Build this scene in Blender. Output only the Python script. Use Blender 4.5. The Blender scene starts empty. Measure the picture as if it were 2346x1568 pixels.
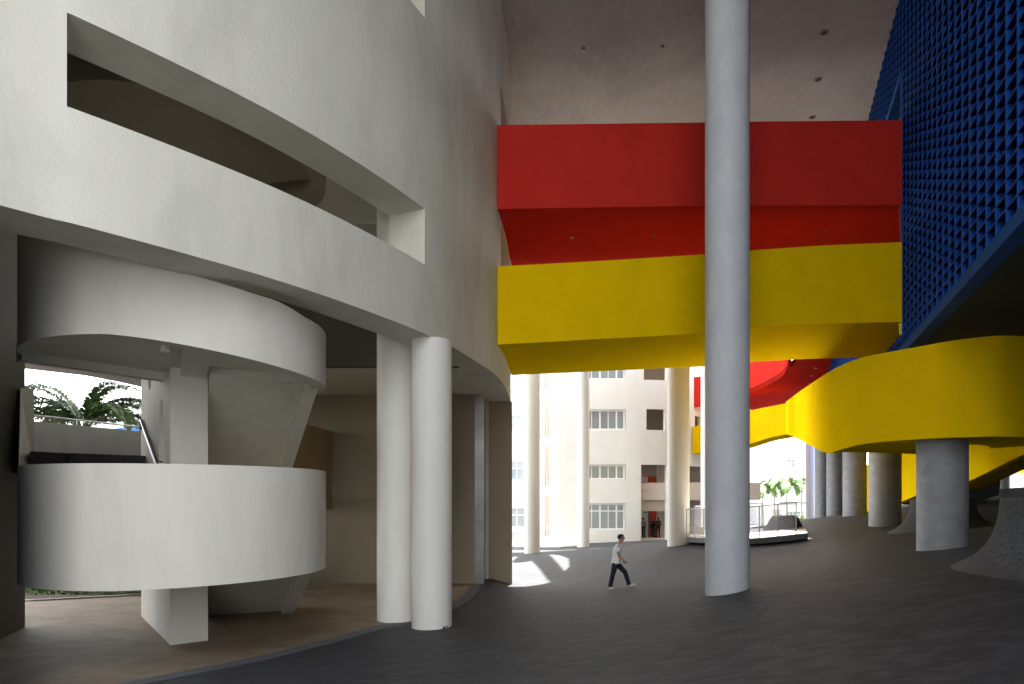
import bpy, bmesh, math, random
import numpy as np
from mathutils import Vector, Matrix
from mathutils.geometry import tessellate_polygon
R = math.radians
rnd = random.Random(7)
sc = bpy.context.scene
COL = sc.collection

# ------------------------------------------------------------------ camera, sky, sun
F, CX, HY = 1564.0, 1173.0, 1143.0          # survey numbers of the view: focal length, centre, eye line (2346 px wide)
cam_d = bpy.data.cameras.new('camera'); cam = bpy.data.objects.new('camera', cam_d); COL.objects.link(cam)
cam.location = (0, 0, 0); cam.rotation_euler = (R(90), 0, 0)
cam_d.sensor_width = 36; cam_d.lens = 24.0; cam_d.shift_y = 0.153
cam_d.clip_end = 3000; cam_d.clip_start = 0.05
sc.camera = cam

SUN_DIR = Vector((0.04, 0.40, 1.0)).normalized()     # towards the sun
SUN_EL = math.asin(SUN_DIR.z)
w = bpy.data.worlds.new('World'); sc.world = w; w.use_nodes = True
nt = w.node_tree; nt.nodes.clear()
wo = nt.nodes.new('ShaderNodeOutputWorld'); bg = nt.nodes.new('ShaderNodeBackground')
sky = nt.nodes.new('ShaderNodeTexSky'); sky.sky_type = 'NISHITA'; sky.sun_disc = False
sky.sun_elevation = SUN_EL; sky.sun_rotation = math.atan2(SUN_DIR.x, SUN_DIR.y)
sky.air_density = 1.0; sky.dust_density = 3.0; sky.ozone_density = 1.0
tc = nt.nodes.new('ShaderNodeTexCoord'); cl = nt.nodes.new('ShaderNodeTexNoise')
cl.inputs['Scale'].default_value = 2.2; cl.inputs['Detail'].default_value = 6
rp = nt.nodes.new('ShaderNodeValToRGB'); rp.color_ramp.elements[0].position = 0.25; rp.color_ramp.elements[1].position = 0.6
rp.color_ramp.elements[0].color = (0.45, 0.45, 0.45, 1); rp.color_ramp.elements[1].color = (0.9, 0.9, 0.9, 1)
mx = nt.nodes.new('ShaderNodeMix'); mx.data_type = 'RGBA'
mx.inputs[7].default_value = (9.0, 9.0, 9.0, 1)       # bright thin cloud
nt.links.new(tc.outputs['Generated'], cl.inputs['Vector']); nt.links.new(cl.outputs['Fac'], rp.inputs['Fac'])
nt.links.new(rp.outputs['Color'], mx.inputs[0]); nt.links.new(sky.outputs['Color'], mx.inputs[6])
nt.links.new(mx.outputs[2], bg.inputs['Color']); bg.inputs['Strength'].default_value = 0.14
nt.links.new(bg.outputs[0], wo.inputs['Surface'])

sd = bpy.data.lights.new('sun', 'SUN'); so = bpy.data.objects.new('sun', sd); COL.objects.link(so)
sd.energy = 5.0; sd.angle = R(0.53); sd.color = (1.0, 0.965, 0.92)
so.rotation_euler = SUN_DIR.to_track_quat('Z', 'Y').to_euler(); so.location = SUN_DIR * 60
sc.view_settings.view_transform = 'Standard'; sc.view_settings.look = 'None'
sc.view_settings.gamma = 1.0; sc.view_settings.exposure = 2.76
sc.view_settings.use_curve_mapping = False
sc.cycles.max_bounces = 10; sc.cycles.diffuse_bounces = 7; sc.cycles.use_denoising = True

# ------------------------------------------------------------------ helpers
def P(px, py, Y): return Vector(((px - CX) / F * Y, Y, (HY - py) / F * Y))
def PX(px, Y): return (px - CX) / F * Y
def Z_at(py, Y): return (HY - py) / F * Y

def mat(name, col, rough=0.7, var=0.08, vscale=1.5, bump=0.0, bscale=20, stretch=(1, 1, 1), metal=0.0, col2=None, thr=(0.35, 0.7),
        stain=None, spec=0.35, bstretch=None):
    m = bpy.data.materials.new(name); m.use_nodes = True
    n, l = m.node_tree.nodes, m.node_tree.links
    b = n['Principled BSDF']; b.inputs['Roughness'].default_value = rough; b.inputs['Metallic'].default_value = metal
    b.inputs['Specular IOR Level'].default_value = spec
    t = n.new('ShaderNodeTexCoord'); mp = n.new('ShaderNodeMapping'); mp.inputs['Scale'].default_value = stretch
    l.new(t.outputs['Object'], mp.inputs['Vector'])
    no = n.new('ShaderNodeTexNoise'); no.inputs['Scale'].default_value = vscale; no.inputs['Detail'].default_value = 7; no.inputs['Roughness'].default_value = 0.6
    l.new(mp.outputs[0], no.inputs['Vector'])
    cr = n.new('ShaderNodeValToRGB'); cr.color_ramp.elements[0].position = thr[0]; cr.color_ramp.elements[1].position = thr[1]
    c2 = col2 if col2 else tuple(c * (1 - var * 2) for c in col)
    cr.color_ramp.elements[0].color = (*c2, 1); cr.color_ramp.elements[1].color = (*tuple(min(1, c * (1 + var * 0.3)) for c in col), 1)
    l.new(no.outputs['Fac'], cr.inputs['Fac']); out = cr.outputs['Color']
    if stain:
        scol, sfac, sscale, sstr, sthr = stain
        mp2 = n.new('ShaderNodeMapping'); mp2.inputs['Scale'].default_value = sstr; l.new(t.outputs['Object'], mp2.inputs['Vector'])
        n2 = n.new('ShaderNodeTexNoise'); n2.inputs['Scale'].default_value = sscale; n2.inputs['Detail'].default_value = 9; n2.inputs['Roughness'].default_value = 0.65
        n2.inputs['Distortion'].default_value = 0.4
        l.new(mp2.outputs[0], n2.inputs['Vector'])
        r2 = n.new('ShaderNodeValToRGB'); r2.color_ramp.elements[0].position = sthr[0]; r2.color_ramp.elements[1].position = sthr[1]
        r2.color_ramp.elements[0].color = (0, 0, 0, 1); r2.color_ramp.elements[1].color = (sfac, sfac, sfac, 1)
        l.new(n2.outputs['Fac'], r2.inputs['Fac'])
        mm = n.new('ShaderNodeMix'); mm.data_type = 'RGBA'; mm.inputs[7].default_value = (*scol, 1)
        l.new(r2.outputs['Color'], mm.inputs[0]); l.new(out, mm.inputs[6]); out = mm.outputs[2]
    l.new(out, b.inputs['Base Color'])
    if bump:
        nb = n.new('ShaderNodeTexNoise'); nb.inputs['Scale'].default_value = bscale; nb.inputs['Detail'].default_value = 5
        mp3 = n.new('ShaderNodeMapping'); mp3.inputs['Scale'].default_value = bstretch or stretch; l.new(t.outputs['Object'], mp3.inputs['Vector'])
        l.new(mp3.outputs[0], nb.inputs['Vector'])
        bu = n.new('ShaderNodeBump'); bu.inputs['Strength'].default_value = bump; bu.inputs['Distance'].default_value = 0.02
        l.new(nb.outputs['Fac'], bu.inputs['Height']); l.new(bu.outputs[0], b.inputs['Normal'])
    return m

M = {}
M['stucco'] = mat('cream stucco', (0.70, 0.69, 0.595), 0.85, 0.03, 0.7, 0.4, 30, (1, 1, 0.45), stain=((0.36, 0.365, 0.25), 0.5, 0.42, (1.2, 1.2, 0.42), (0.45, 0.75)), bstretch=(1, 1, 0.7))
M['plaster'] = mat('cream plaster', (0.68, 0.66, 0.58), 0.8, 0.04, 0.8, 0.12, 25, (1, 1, 0.4), stain=((0.46, 0.44, 0.33), 0.3, 0.8, (1.5, 1.5, 0.3), (0.5, 0.75)))
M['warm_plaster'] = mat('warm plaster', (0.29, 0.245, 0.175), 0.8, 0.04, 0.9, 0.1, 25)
M['brown_shade_plaster'] = mat('brown plaster with shade', (0.085, 0.075, 0.058), 0.85, 0.05, 0.8, 0.15, 25)  # brown darkened to stand in for the little light on the pier
M['ochre'] = mat('ochre plaster', (0.35, 0.27, 0.15), 0.8, 0.04, 0.9, 0.1, 25)
M['white'] = mat('white paint', (0.78, 0.77, 0.74), 0.7, 0.03, 1.0)
M['facade'] = mat('white render', (0.78, 0.78, 0.735), 0.8, 0.03, 0.5, stain=((0.62, 0.57, 0.47), 0.3, 0.5, (1, 1, 0.2), (0.5, 0.8)))
M['facade_warm'] = mat('beige render', (0.70, 0.62, 0.53), 0.8, 0.03, 0.5)
M['frame'] = mat('white window frame', (0.8, 0.8, 0.79), 0.4, 0.02)
M['col_white'] = mat('white column paint', (0.74, 0.73, 0.67), 0.6, 0.03, 1.2, 0.05, 12, (1, 1, 0.3), stain=((0.5, 0.48, 0.38), 0.25, 1.0, (2, 2, 0.3), (0.52, 0.8)))
M['col_grey'] = mat('pale grey column', (0.52, 0.54, 0.56), 0.55, 0.05, 2.0, 0.12, 14, (1, 1, 0.6), stain=((0.36, 0.38, 0.42), 0.45, 1.6, (1, 1, 0.5), (0.42, 0.66)))
M['col_conc'] = mat('grey concrete column', (0.30, 0.31, 0.33), 0.6, 0.10, 1.5, 0.15, 18, (1, 1, 2.2), stain=((0.42, 0.43, 0.46), 0.5, 2.5, (1, 1, 1.4), (0.45, 0.75)))
M['canopy'] = mat('board marked concrete', (0.43, 0.41, 0.38), 0.8, 0.10, 0.35, 0.15, 9, (1, 1, 1), stain=((0.56, 0.54, 0.51), 0.35, 3.0, (1.8, 0.4, 1), (0.50, 0.70)), spec=0.1)
M['red'] = mat('red paint', (0.60, 0.036, 0.026), 0.6, 0.05, 0.8, 0.12, 22, spec=0.0, stain=((0.48, 0.022, 0.018), 0.4, 0.7, (1, 1, 0.5), (0.45, 0.7)))
M['yellow'] = mat('yellow paint', (0.86, 0.565, 0.003), 0.6, 0.04, 0.8, 0.12, 22, spec=0.0, stain=((0.70, 0.48, 0.006), 0.4, 0.7, (1, 1, 0.5), (0.45, 0.7)))
M['blue'] = mat('blue paint', (0.003, 0.064, 0.34), 0.6, 0.06, 1.0, spec=0.15)
M['slat_shade'] = mat('navy slat shade', (0.001, 0.008, 0.035), 0.6, 0.05, spec=0.1)  # shade under the slats put into the colour
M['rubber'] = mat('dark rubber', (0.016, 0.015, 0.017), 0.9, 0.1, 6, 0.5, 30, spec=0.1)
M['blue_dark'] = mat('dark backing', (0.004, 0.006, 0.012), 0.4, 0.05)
M['blue_edge'] = mat('blue fascia paint', (0.012, 0.09, 0.30), 0.7, 0.05, 1.0, spec=0.08)
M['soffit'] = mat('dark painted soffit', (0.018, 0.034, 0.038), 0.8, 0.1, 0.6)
M['asphalt'] = mat('grey rubber asphalt', (0.036, 0.037, 0.043), 0.60, 0.10, 0.5, 0.9, 30, (1, 0.8, 1), stain=((0.080, 0.081, 0.088), 0.7, 3.2, (0.6, 1.7, 1), (0.42, 0.66)), bstretch=(1, 1, 1), spec=0.22)
M['asphalt_pale'] = mat('worn asphalt skirt', (0.068, 0.068, 0.072), 0.7, 0.15, 3, 0.6, 38, spec=0.4)
M['stone'] = mat('tan terrazzo floor', (0.22, 0.165, 0.10), 0.75, 0.12, 0.7, 0.1, 30, stain=((0.34, 0.27, 0.185), 0.6, 1.2, (1, 1, 1), (0.4, 0.7)))
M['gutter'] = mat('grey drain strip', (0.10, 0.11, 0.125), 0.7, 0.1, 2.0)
M['steel'] = mat('brushed steel', (0.22, 0.22, 0.21), 0.4, 0.15, 1.5, 0.3, 3, (1, 1, 0.8), metal=0.8)
M['rail'] = mat('dark steel rail', (0.10, 0.10, 0.11), 0.3, 0.05, metal=0.9)
M['galv'] = mat('galvanised steel', (0.42, 0.42, 0.43), 0.45, 0.05, metal=0.7)
M['step'] = mat('dark stone step', (0.06, 0.058, 0.055), 0.8, 0.1, 3)
M['glass'] = mat('window glass', (0.30, 0.35, 0.35), 0.08, 0.10, 0.6, spec=0.8)
M['sky_reflect_glass'] = mat('sky reflection glass', (0.45, 0.62, 0.75), 0.06, 0.05, 0.6, spec=0.8)  # blue of the reflected sky put into the pane colour
M['curtain'] = mat('grey blind', (0.36, 0.39, 0.38), 0.6, 0.05)
M['conc_rough'] = mat('rough cast concrete', (0.085, 0.088, 0.094), 0.9, 0.3, 14, 1.0, 40, stain=((0.16, 0.165, 0.175), 0.4, 50, (1, 1, 1), (0.48, 0.66)))
M['deck'] = mat('pale deck paving', (0.55, 0.53, 0.50), 0.8, 0.06, 1.5)
M['bounce_slab'] = mat('cool grey bounce paving', (0.41, 0.41, 0.39), 0.8, 0.06, 1.5)
M['leaf'] = mat('palm leaflet green', (0.085, 0.17, 0.05), 0.55, 0.25, 3.0)
M['leaf_light'] = mat('pale palm green', (0.13, 0.24, 0.05), 0.55, 0.25, 3.0)
M['hedge'] = mat('hedge leaf green', (0.05, 0.10, 0.025), 0.6, 0.3, 4.0)
M['bark'] = mat('palm trunk', (0.28, 0.25, 0.20), 0.9, 0.15, 4.0, 0.4, 20, (1, 1, 4))
M['soil'] = mat('bare soil', (0.10, 0.06, 0.035), 0.95, 0.2, 4.0, 0.5, 20)
M['lamp'] = mat('lamp housing', (0.03, 0.03, 0.035), 0.4)
M['lamp_ring'] = mat('lamp ring', (0.25, 0.25, 0.25), 0.35, metal=0.6)
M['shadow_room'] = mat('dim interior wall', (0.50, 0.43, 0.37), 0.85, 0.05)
M['orange'] = mat('orange red wall paint', (0.68, 0.075, 0.035), 0.6, 0.05)
M['blue_wall'] = mat('bright blue wall', (0.03, 0.16, 0.42), 0.6, 0.04)
M['skin'] = mat('skin', (0.42, 0.22, 0.15), 0.55, 0.05)
M['shirt'] = mat('white tee', (0.72, 0.72, 0.74), 0.85, 0.04, 6, 0.5, 12)
M['navy'] = mat('navy trousers', (0.010, 0.012, 0.030), 0.85, 0.1, 6, 0.5, 12)
M['black'] = mat('black cloth', (0.012, 0.011, 0.014), 0.85, 0.1)
M['brown_cloth'] = mat('brown cloth', (0.07, 0.03, 0.025), 0.85, 0.1)
M['grey_cloth'] = mat('grey cloth', (0.25, 0.22, 0.21), 0.85, 0.1)
M['hair'] = mat('black hair', (0.010, 0.008, 0.008), 0.5, 0.1)
M['shoe'] = mat('off white shoe', (0.50, 0.50, 0.40), 0.6, 0.06)
M['exit'] = mat('green sign', (0.02, 0.30, 0.12), 0.5)
M['redsign'] = mat('red sign', (0.45, 0.02, 0.03), 0.5)

def empty(name, loc, label, cat, group=None):
    o = bpy.data.objects.new(name, None); COL.objects.link(o); o.location = loc
    o['label'] = label; o['category'] = cat; o['kind'] = 'thing'
    if group: o['group'] = group
    return o
def root_loc(p):
    v = Vector((0, 0, 0))
    while p is not None: v = v + Vector(p.location); p = p.parent
    return v
def tag(o, label, cat, group=None, kind='thing'):
    o['label'] = label; o['category'] = cat; o['kind'] = kind
    if group: o['group'] = group
    return o

class MB:
    def __init__(s): s.v = []; s.f = []
    def add(s, vs, fs):
        b = len(s.v); s.v += [tuple(v) for v in vs]; s.f += [tuple(i + b for i in f) for f in fs]; return s
    def box(s, c, d, ax=None, ay=None, az=None):
        ax = Vector(ax or (1, 0, 0)); ay = Vector(ay or (0, 1, 0)); az = Vector(az or (0, 0, 1)); c = Vector(c)
        vs = [c + ax * (i * d[0] / 2) + ay * (j * d[1] / 2) + az * (k * d[2] / 2) for k in (-1, 1) for j in (-1, 1) for i in (-1, 1)]
        return s.add(vs, [(0, 2, 3, 1), (4, 5, 7, 6), (0, 1, 5, 4), (2, 6, 7, 3), (0, 4, 6, 2), (1, 3, 7, 5)])
    def prism(s, poly, z0, z1, holes=()):
        rings = [list(poly)] + [list(h) for h in holes]
        flat = [p for r in rings for p in r]; n = len(flat)
        tris = tessellate_polygon([[Vector((p[0], p[1], 0)) for p in r] for r in rings])
        vs = [(p[0], p[1], z0) for p in flat] + [(p[0], p[1], z1) for p in flat]
        fs = []
        for t in tris: fs.append((t[0], t[1], t[2])); fs.append((t[0] + n, t[1] + n, t[2] + n))
        b = 0
        for r in rings:
            k = len(r)
            for i in range(k): j = (i + 1) % k; fs.append((b + i, b + j, b + j + n, b + i + n))
            b += k
        return s.add(vs, fs)
    def tube(s, pts, rad, seg=10, caps=True):
        pts = [Vector(p) for p in pts]; n = len(pts); rads = rad if isinstance(rad, (list, tuple)) else [rad] * n
        vs = []; fs = []
        up = Vector((0, 0, 1))
        for i, p in enumerate(pts):
            d = (pts[min(i + 1, n - 1)] - pts[max(i - 1, 0)]).normalized()
            a = d.cross(up if abs(d.z) < 0.95 else Vector((1, 0, 0))).normalized(); b = d.cross(a)
            for k in range(seg):
                t = 2 * math.pi * k / seg; vs.append(p + (a * math.cos(t) + b * math.sin(t)) * rads[i])
        for i in range(n - 1):
            for k in range(seg):
                k2 = (k + 1) % seg; fs.append((i * seg + k, i * seg + k2, (i + 1) * seg + k2, (i + 1) * seg + k))
        if caps: fs.append(tuple(range(seg))); fs.append(tuple((n - 1) * seg + k for k in range(seg)))
        return s.add(vs, fs)
    def lathe(s, c, prof, seg=48, rx=1.0, ry=1.0, wob=None):
        vs = []; fs = []; n = len(prof)
        for i, (r, z) in enumerate(prof):
            for k in range(seg):
                t = 2 * math.pi * k / seg; q = r * (wob(t, i) if wob else 1)
                vs.append((c[0] + q * rx * math.cos(t), c[1] + q * ry * math.sin(t), c[2] + z))
        for i in range(n - 1):
            for k in range(seg):
                k2 = (k + 1) % seg; fs.append((i * seg + k, i * seg + k2, (i + 1) * seg + k2, (i + 1) * seg + k))
        fs.append(tuple(range(seg))); fs.append(tuple((n - 1) * seg + k for k in range(seg)))
        return s.add(vs, fs)
    def ball(s, c, r, seg=14, rings=9):
        c = Vector(c); rr = r if isinstance(r, (tuple, list)) else (r, r, r); vs = []; fs = []
        for i in range(rings + 1):
            a = math.pi * i / rings
            for k in range(seg):
                t = 2 * math.pi * k / seg
                vs.append((c.x + rr[0] * math.sin(a) * math.cos(t), c.y + rr[1] * math.sin(a) * math.sin(t), c.z + rr[2] * math.cos(a)))
        for i in range(rings):
            for k in range(seg):
                k2 = (k + 1) % seg; fs.append((i * seg + k, i * seg + k2, (i + 1) * seg + k2, (i + 1) * seg + k))
        return s.add(vs, fs)
    def build(s, name, m, parent=None, smooth=False, angle=35, kind=None, loc=None, bevel=0):
        me = bpy.data.meshes.new(name); off = root_loc(parent) if parent else Vector(loc or (0, 0, 0))
        me.from_pydata([(v[0] - off.x, v[1] - off.y, v[2] - off.z) for v in s.v], [], s.f)
        bm = bmesh.new(); bm.from_mesh(me); bmesh.ops.remove_doubles(bm, verts=bm.verts, dist=1e-5)
        bmesh.ops.recalc_face_normals(bm, faces=bm.faces); bm.to_mesh(me); bm.free()
        me.materials.append(m)
        if smooth: me.shade_smooth(); me.set_sharp_from_angle(angle=R(angle))
        o = bpy.data.objects.new(name, me); COL.objects.link(o)
        if parent: o.parent = parent
        else: o.location = off
        if kind: o['kind'] = kind
        if bevel:
            b = o.modifiers.new('soft edge', 'BEVEL'); b.width = bevel; b.segments = 2; b.limit_method = 'ANGLE'; b.angle_limit = R(40)
            b.harden_normals = False
        return o

def dense(pts, step=0.25):
    """Catmull-Rom through the points, any dimension"""
    pts = [np.array(p, float) for p in pts]; ex = [2 * pts[0] - pts[1]] + pts + [2 * pts[-1] - pts[-2]]; out = []
    for i in range(1, len(ex) - 2):
        p0, p1, p2, p3 = ex[i - 1:i + 3]; L = np.linalg.norm((p2 - p1)[:2]); n = max(2, int(L / step))
        for k in range(n):
            t = k / n
            out.append(0.5 * ((2 * p1) + (-p0 + p2) * t + (2 * p0 - 5 * p1 + 4 * p2 - p3) * t * t + (-p0 + 3 * p1 - 3 * p2 + p3) * t ** 3))
    out.append(pts[-1]); return out

def arclen(pl):
    u = [0.0]
    for a, b in zip(pl[:-1], pl[1:]): u.append(u[-1] + float(np.linalg.norm(np.array(b[:2]) - np.array(a[:2]))))
    return np.array(u)
def normals2(pl):
    a = np.array([p[:2] for p in pl]); d = np.gradient(a, axis=0); d /= np.linalg.norm(d, axis=1)[:, None]
    return np.stack([-d[:, 1], d[:, 0]], 1)      # left of the walking direction
def u_at_px(pl, u, px):
    r = np.array([p[0] / p[1] for p in pl]); return float(np.interp((px - CX) / F, r, u)) if r[-1] > r[0] else float(np.interp(-(px - CX) / F, -r, u))

def sweep_wall(pl, z0, z1, thick, holes=(), base=None):
    """wall along a plan polyline, thickness to the left of the walking direction, with rectangular openings (ua,ub,za,zb)"""
    u = arclen(pl); us = sorted(set(list(np.round(u, 5)) + [round(x, 5) for h in holes for x in h[:2] if 0 <= x <= u[-1]]))
    a = np.array([p[:2] for p in pl]); nn = normals2(pl)
    X = np.interp(us, u, a[:, 0]); Y = np.interp(us, u, a[:, 1]); NX = np.interp(us, u, nn[:, 0]); NY = np.interp(us, u, nn[:, 1])
    zs = sorted(set([z0, z1] + [z for h in holes for z in h[2:] if z0 < z < z1]))
    nu, nz = len(us), len(zs); mb = MB()
    vs = []
    for i in range(nu):
        for z in zs:
            vs.append((X[i], Y[i], z)); vs.append((X[i] + NX[i] * thick, Y[i] + NY[i] * thick, z))
    id_ = lambda i, j, s: (i * nz + j) * 2 + s
    def solid(i, j):
        if i < 0 or j < 0 or i >= nu - 1 or j >= nz - 1: return False
        uc = (us[i] + us[i + 1]) / 2; zc = (zs[j] + zs[j + 1]) / 2
        return not any(h[0] < uc < h[1] and h[2] < zc < h[3] for h in holes)
    fs = []
    for i in range(nu - 1):
        for j in range(nz - 1):
            if not solid(i, j): continue
            fs.append((id_(i, j, 0), id_(i + 1, j, 0), id_(i + 1, j + 1, 0), id_(i, j + 1, 0)))
            fs.append((id_(i, j, 1), id_(i, j + 1, 1), id_(i + 1, j + 1, 1), id_(i + 1, j, 1)))
            if not solid(i - 1, j): fs.append((id_(i, j, 0), id_(i, j + 1, 0), id_(i, j + 1, 1), id_(i, j, 1)))
            if not solid(i + 1, j): fs.append((id_(i + 1, j, 0), id_(i + 1, j, 1), id_(i + 1, j + 1, 1), id_(i + 1, j + 1, 0)))
            if not solid(i, j - 1): fs.append((id_(i, j, 0), id_(i, j, 1), id_(i + 1, j, 1), id_(i + 1, j, 0)))
            if not solid(i, j + 1): fs.append((id_(i, j + 1, 0), id_(i + 1, j + 1, 0), id_(i + 1, j + 1, 1), id_(i, j + 1, 1)))
    return mb.add(vs, fs)

def ribbon(pl, thick, side=1):
    """pl: list of (x,y,zbottom,ztop); a curved parapet of real thickness"""
    nn = normals2(pl) * side * thick; vs = []; fs = []; n = len(pl)
    for p, q in zip(pl, nn):
        vs += [(p[0], p[1], p[2]), (p[0] + q[0], p[1] + q[1], p[2]), (p[0] + q[0], p[1] + q[1], p[3]), (p[0], p[1], p[3])]
    for i in range(n - 1):
        for k in range(4): k2 = (k + 1) % 4; fs.append((i * 4 + k, i * 4 + k2, i * 4 + 4 + k2, i * 4 + 4 + k))
    fs += [(0, 1, 2, 3), tuple((n - 1) * 4 + k for k in range(4))]
    return MB().add(vs, fs)
def slab(a, b, thick):
    """deck between two 3D polylines of equal count, thickness downwards"""
    vs = []; fs = []; n = len(a)
    for p, q in zip(a, b): vs += [(p[0], p[1], p[2]), (q[0], q[1], q[2]), (q[0], q[1], q[2] + thick), (p[0], p[1], p[2] + thick)]
    for i in range(n - 1):
        for k in range(4): k2 = (k + 1) % 4; fs.append((i * 4 + k, i * 4 + k2, i * 4 + 4 + k2, i * 4 + 4 + k))
    fs += [(0, 1, 2, 3), tuple((n - 1) * 4 + k for k in range(4))]
    return MB().add(vs, fs)

# ------------------------------------------------------------------ ground
FL = -3.1
CTRL = [(-1.94, 16.5, -3.1), (-2.95, 17.4, -3.12), (2.9, 20.7, -2.74), (3.6, 20.9, -2.68), (4.9, 15.5, -2.1), (11.3, 18, -1.31), (15, 27.5, -1.04), (18.6, 37, -0.9),
        (21.3, 45, -1.25), (28.4, 40, 0.54), (23.8, 40, -0.28), (30, 38, 0.7), (6.07, 8.1, -2.15), (0, 10.7, -2.9), (-6.36, 11.4, -3.1), (-4.84, 13.2, -3.1), (-3.26, 16.3, -3.1),
        (-1.66, 19.5, -3.1), (-1.26, 23.8, -3.15), (0, 26.6, -3.4), (1.23, 42, -3.36), (5.6, 54, -3.72), (7.4, 30.3, -2.03), (13, 45, -2.6), (9.4, 27, -1.80), (13.5, 26.0, -1.3),
        (0, 57, -3.9), (10, 57, -3.55), (16, 58, -3.4), (14, 38, -1.5), (17.5, 42, -1.35), (0, 0, -2.5), (8, 12, -1.36), (9.9, 12, -1.15), (15, 15, -0.7), (17, 24, -0.85), (14.0, 23.5, -1.15),
        (-8.5, 9.5, -3.1), (-10, 7, -3.1), (-10, 0, -3.1), (10, 0, -2.0), (0, -15, -2.6), (-20, 20, -3.12), (-20, 35, -3.2), (-8, 30, -3.3), (-5, 40, -3.4), (22, 20, 0.3), (25, 30, 0.3), (26, 10, 0.3),
        (45, 40, 1.0), (45, 10, 1.0), (60, 70, -2.5), (40, 75, -3.2), (20, 80, -3.9), (-20, 80, -3.9), (0, 110, -4), (60, 120, -4), (-60, 60, -3.5), (-60, 0, -3.3), (0, -50, -3.3), (60, -50, -2), (30, 58, -1.2)]
C_ = np.array(CTRL)
def _k(r2): r2 = np.maximum(r2, 1e-9); return 0.5 * r2 * np.log(r2)
_n = len(C_); _A = np.zeros((_n + 3, _n + 3))
_d2 = ((C_[:, None, :2] - C_[None, :, :2]) ** 2).sum(-1); _A[:_n, :_n] = _k(_d2) + np.eye(_n) * 0.6
_Pm = np.c_[np.ones(_n), C_[:, :2]]; _A[:_n, _n:] = _Pm; _A[_n:, :_n] = _Pm.T
_W = np.linalg.solve(_A, np.r_[C_[:, 2], 0, 0, 0])
STONE_EDGE = [(-14, 3.5), (-11.5, 6.0), (-8.3, 9.3), (-6.36, 11.4), (-4.84, 13.3), (-3.75, 15.2), (-3.1, 16.55), (-2.35, 17.4), (-1.75, 19.2), (-1.4, 21.4), (-1.26, 23.8), (-1.1, 27.5)]
EDGE = [tuple(p) for p in dense(STONE_EDGE, 0.3)]
EA = np.array(EDGE)
def inside_stone(x, y):
    """signed: how far left of the floor edge (positive = on the stone side)"""
    x = np.asarray(x, float); y = np.asarray(y, float); ex = np.interp(y, EA[:, 1], EA[:, 0]); return ex - x
def gz(x, y):
    x = np.atleast_1d(np.asarray(x, float)); y = np.atleast_1d(np.asarray(y, float))
    d2 = (x[:, None] - C_[None, :, 0]) ** 2 + (y[:, None] - C_[None, :, 1]) ** 2
    z = _k(d2) @ _W[:_n] + _W[_n] + _W[_n + 1] * x + _W[_n + 2] * y
    r = np.sqrt((x - 5) ** 2 + (y - 30) ** 2); t = np.clip((r - 70) / 40, 0, 1); t = t * t * (3 - 2 * t)
    z = np.clip(z, -4.6, 1.3) * (1 - t) - 3.9 * t
    s = inside_stone(x, y); inb = (y < 27.5) & (y > 3.5)
    f = np.clip((s + 1.6) / 1.6, 0, 1); f = f * f * (3 - 2 * f)
    z = np.where(inb, z * (1 - f) + (-3.1) * f, z)
    z = np.where(inb & (s > 0.02), -3.22, z)
    return z
def g1(x, y): return float(gz(x, y)[0])
def axis(lo, hi, step, far):
    a = list(np.arange(lo, hi, step)); s = step; v = hi
    while v < far: a.append(v); s *= 1.25; v += s
    a.append(far); s = step; v = lo - step; b = []
    while v > -far: b.append(v); s *= 1.25; v -= s
    b.append(-far); return np.array(b[::-1] + a)
ax_ = axis(-14, 34, 0.3, 900); ay_ = axis(2, 62, 0.3, 900)
GX, GY = np.meshgrid(ax_, ay_, indexing='ij')
GZ = np.concatenate([gz(a, b) for a, b in zip(np.array_split(GX.ravel(), 40), np.array_split(GY.ravel(), 40))])
nx_, ny_ = GX.shape
ids = np.arange(nx_ * ny_).reshape(nx_, ny_)
q = np.stack([ids[:-1, :-1], ids[1:, :-1], ids[1:, 1:], ids[:-1, 1:]], -1).reshape(-1, 4)
me = bpy.data.meshes.new('ground'); me.from_pydata(list(map(tuple, np.stack([GX.ravel(), GY.ravel(), GZ], 1).tolist())), [], q.tolist())
me.shade_smooth(); me.materials.append(M['asphalt'])
gr = bpy.data.objects.new('ground', me); COL.objects.link(gr); gr['kind'] = 'structure'
gr['label'] = 'rolling dark grey asphalt ground rising to the right'
mb = MB(); mb.prism(EDGE + [(-1.1, 30), (-60, 30), (-60, 3.5)], FL - 0.3, FL)
o = mb.build('stone_floor', M['stone'], kind='structure'); o['label'] = 'tan stone floor under the white building'
# dark drain strip along the edge of the stone floor
pl = [(x, y, FL - 0.2, FL + 0.012) for x, y in EDGE if 5 < y < 24.6]
ribbon(pl, 0.16, -1).build('drain_strip', M['gutter'], kind='structure')
ribbon([(x - 0.02, y, FL - 0.02, FL + 0.006) for x, y in EDGE if 5 < y < 24.6], 0.20, 1).build('drain_strip', M['gutter'], kind='structure')

MB().prism([(-70, -5.5), (40, -5.5), (40, -80), (-70, -80)], -3.4, -1.95).build('bounce_slab', M['bounce_slab'], kind='structure')  # unseen sunlit slab, added to bounce light onto the facing walls
# ------------------------------------------------------------------ white building
WB = 3.8
edge_px = [(0, 470.7), (166, 510.6), (308, 549.6), (463.6, 591.9), (595.6, 629), (700, 662), (794, 695), (874.6, 725), (950.7, 754), (1019, 784.8), (1038, 795), (1098, 831.7), (1136, 859.7), (1156, 885), (1166.5, 908), (1169.8, 921)]
plan = []
for px, py in edge_px:
    Y = WB * F / (HY - py); plan.append((PX(px, Y), Y))
plan = [(-9.3, 4.4), (-8.75, 5.4), (-8.0, 6.7)] + plan + [(-0.25, 29.2), (-1.2, 32), (-3.2, 34.6), (-6.5, 36.6)]
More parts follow.
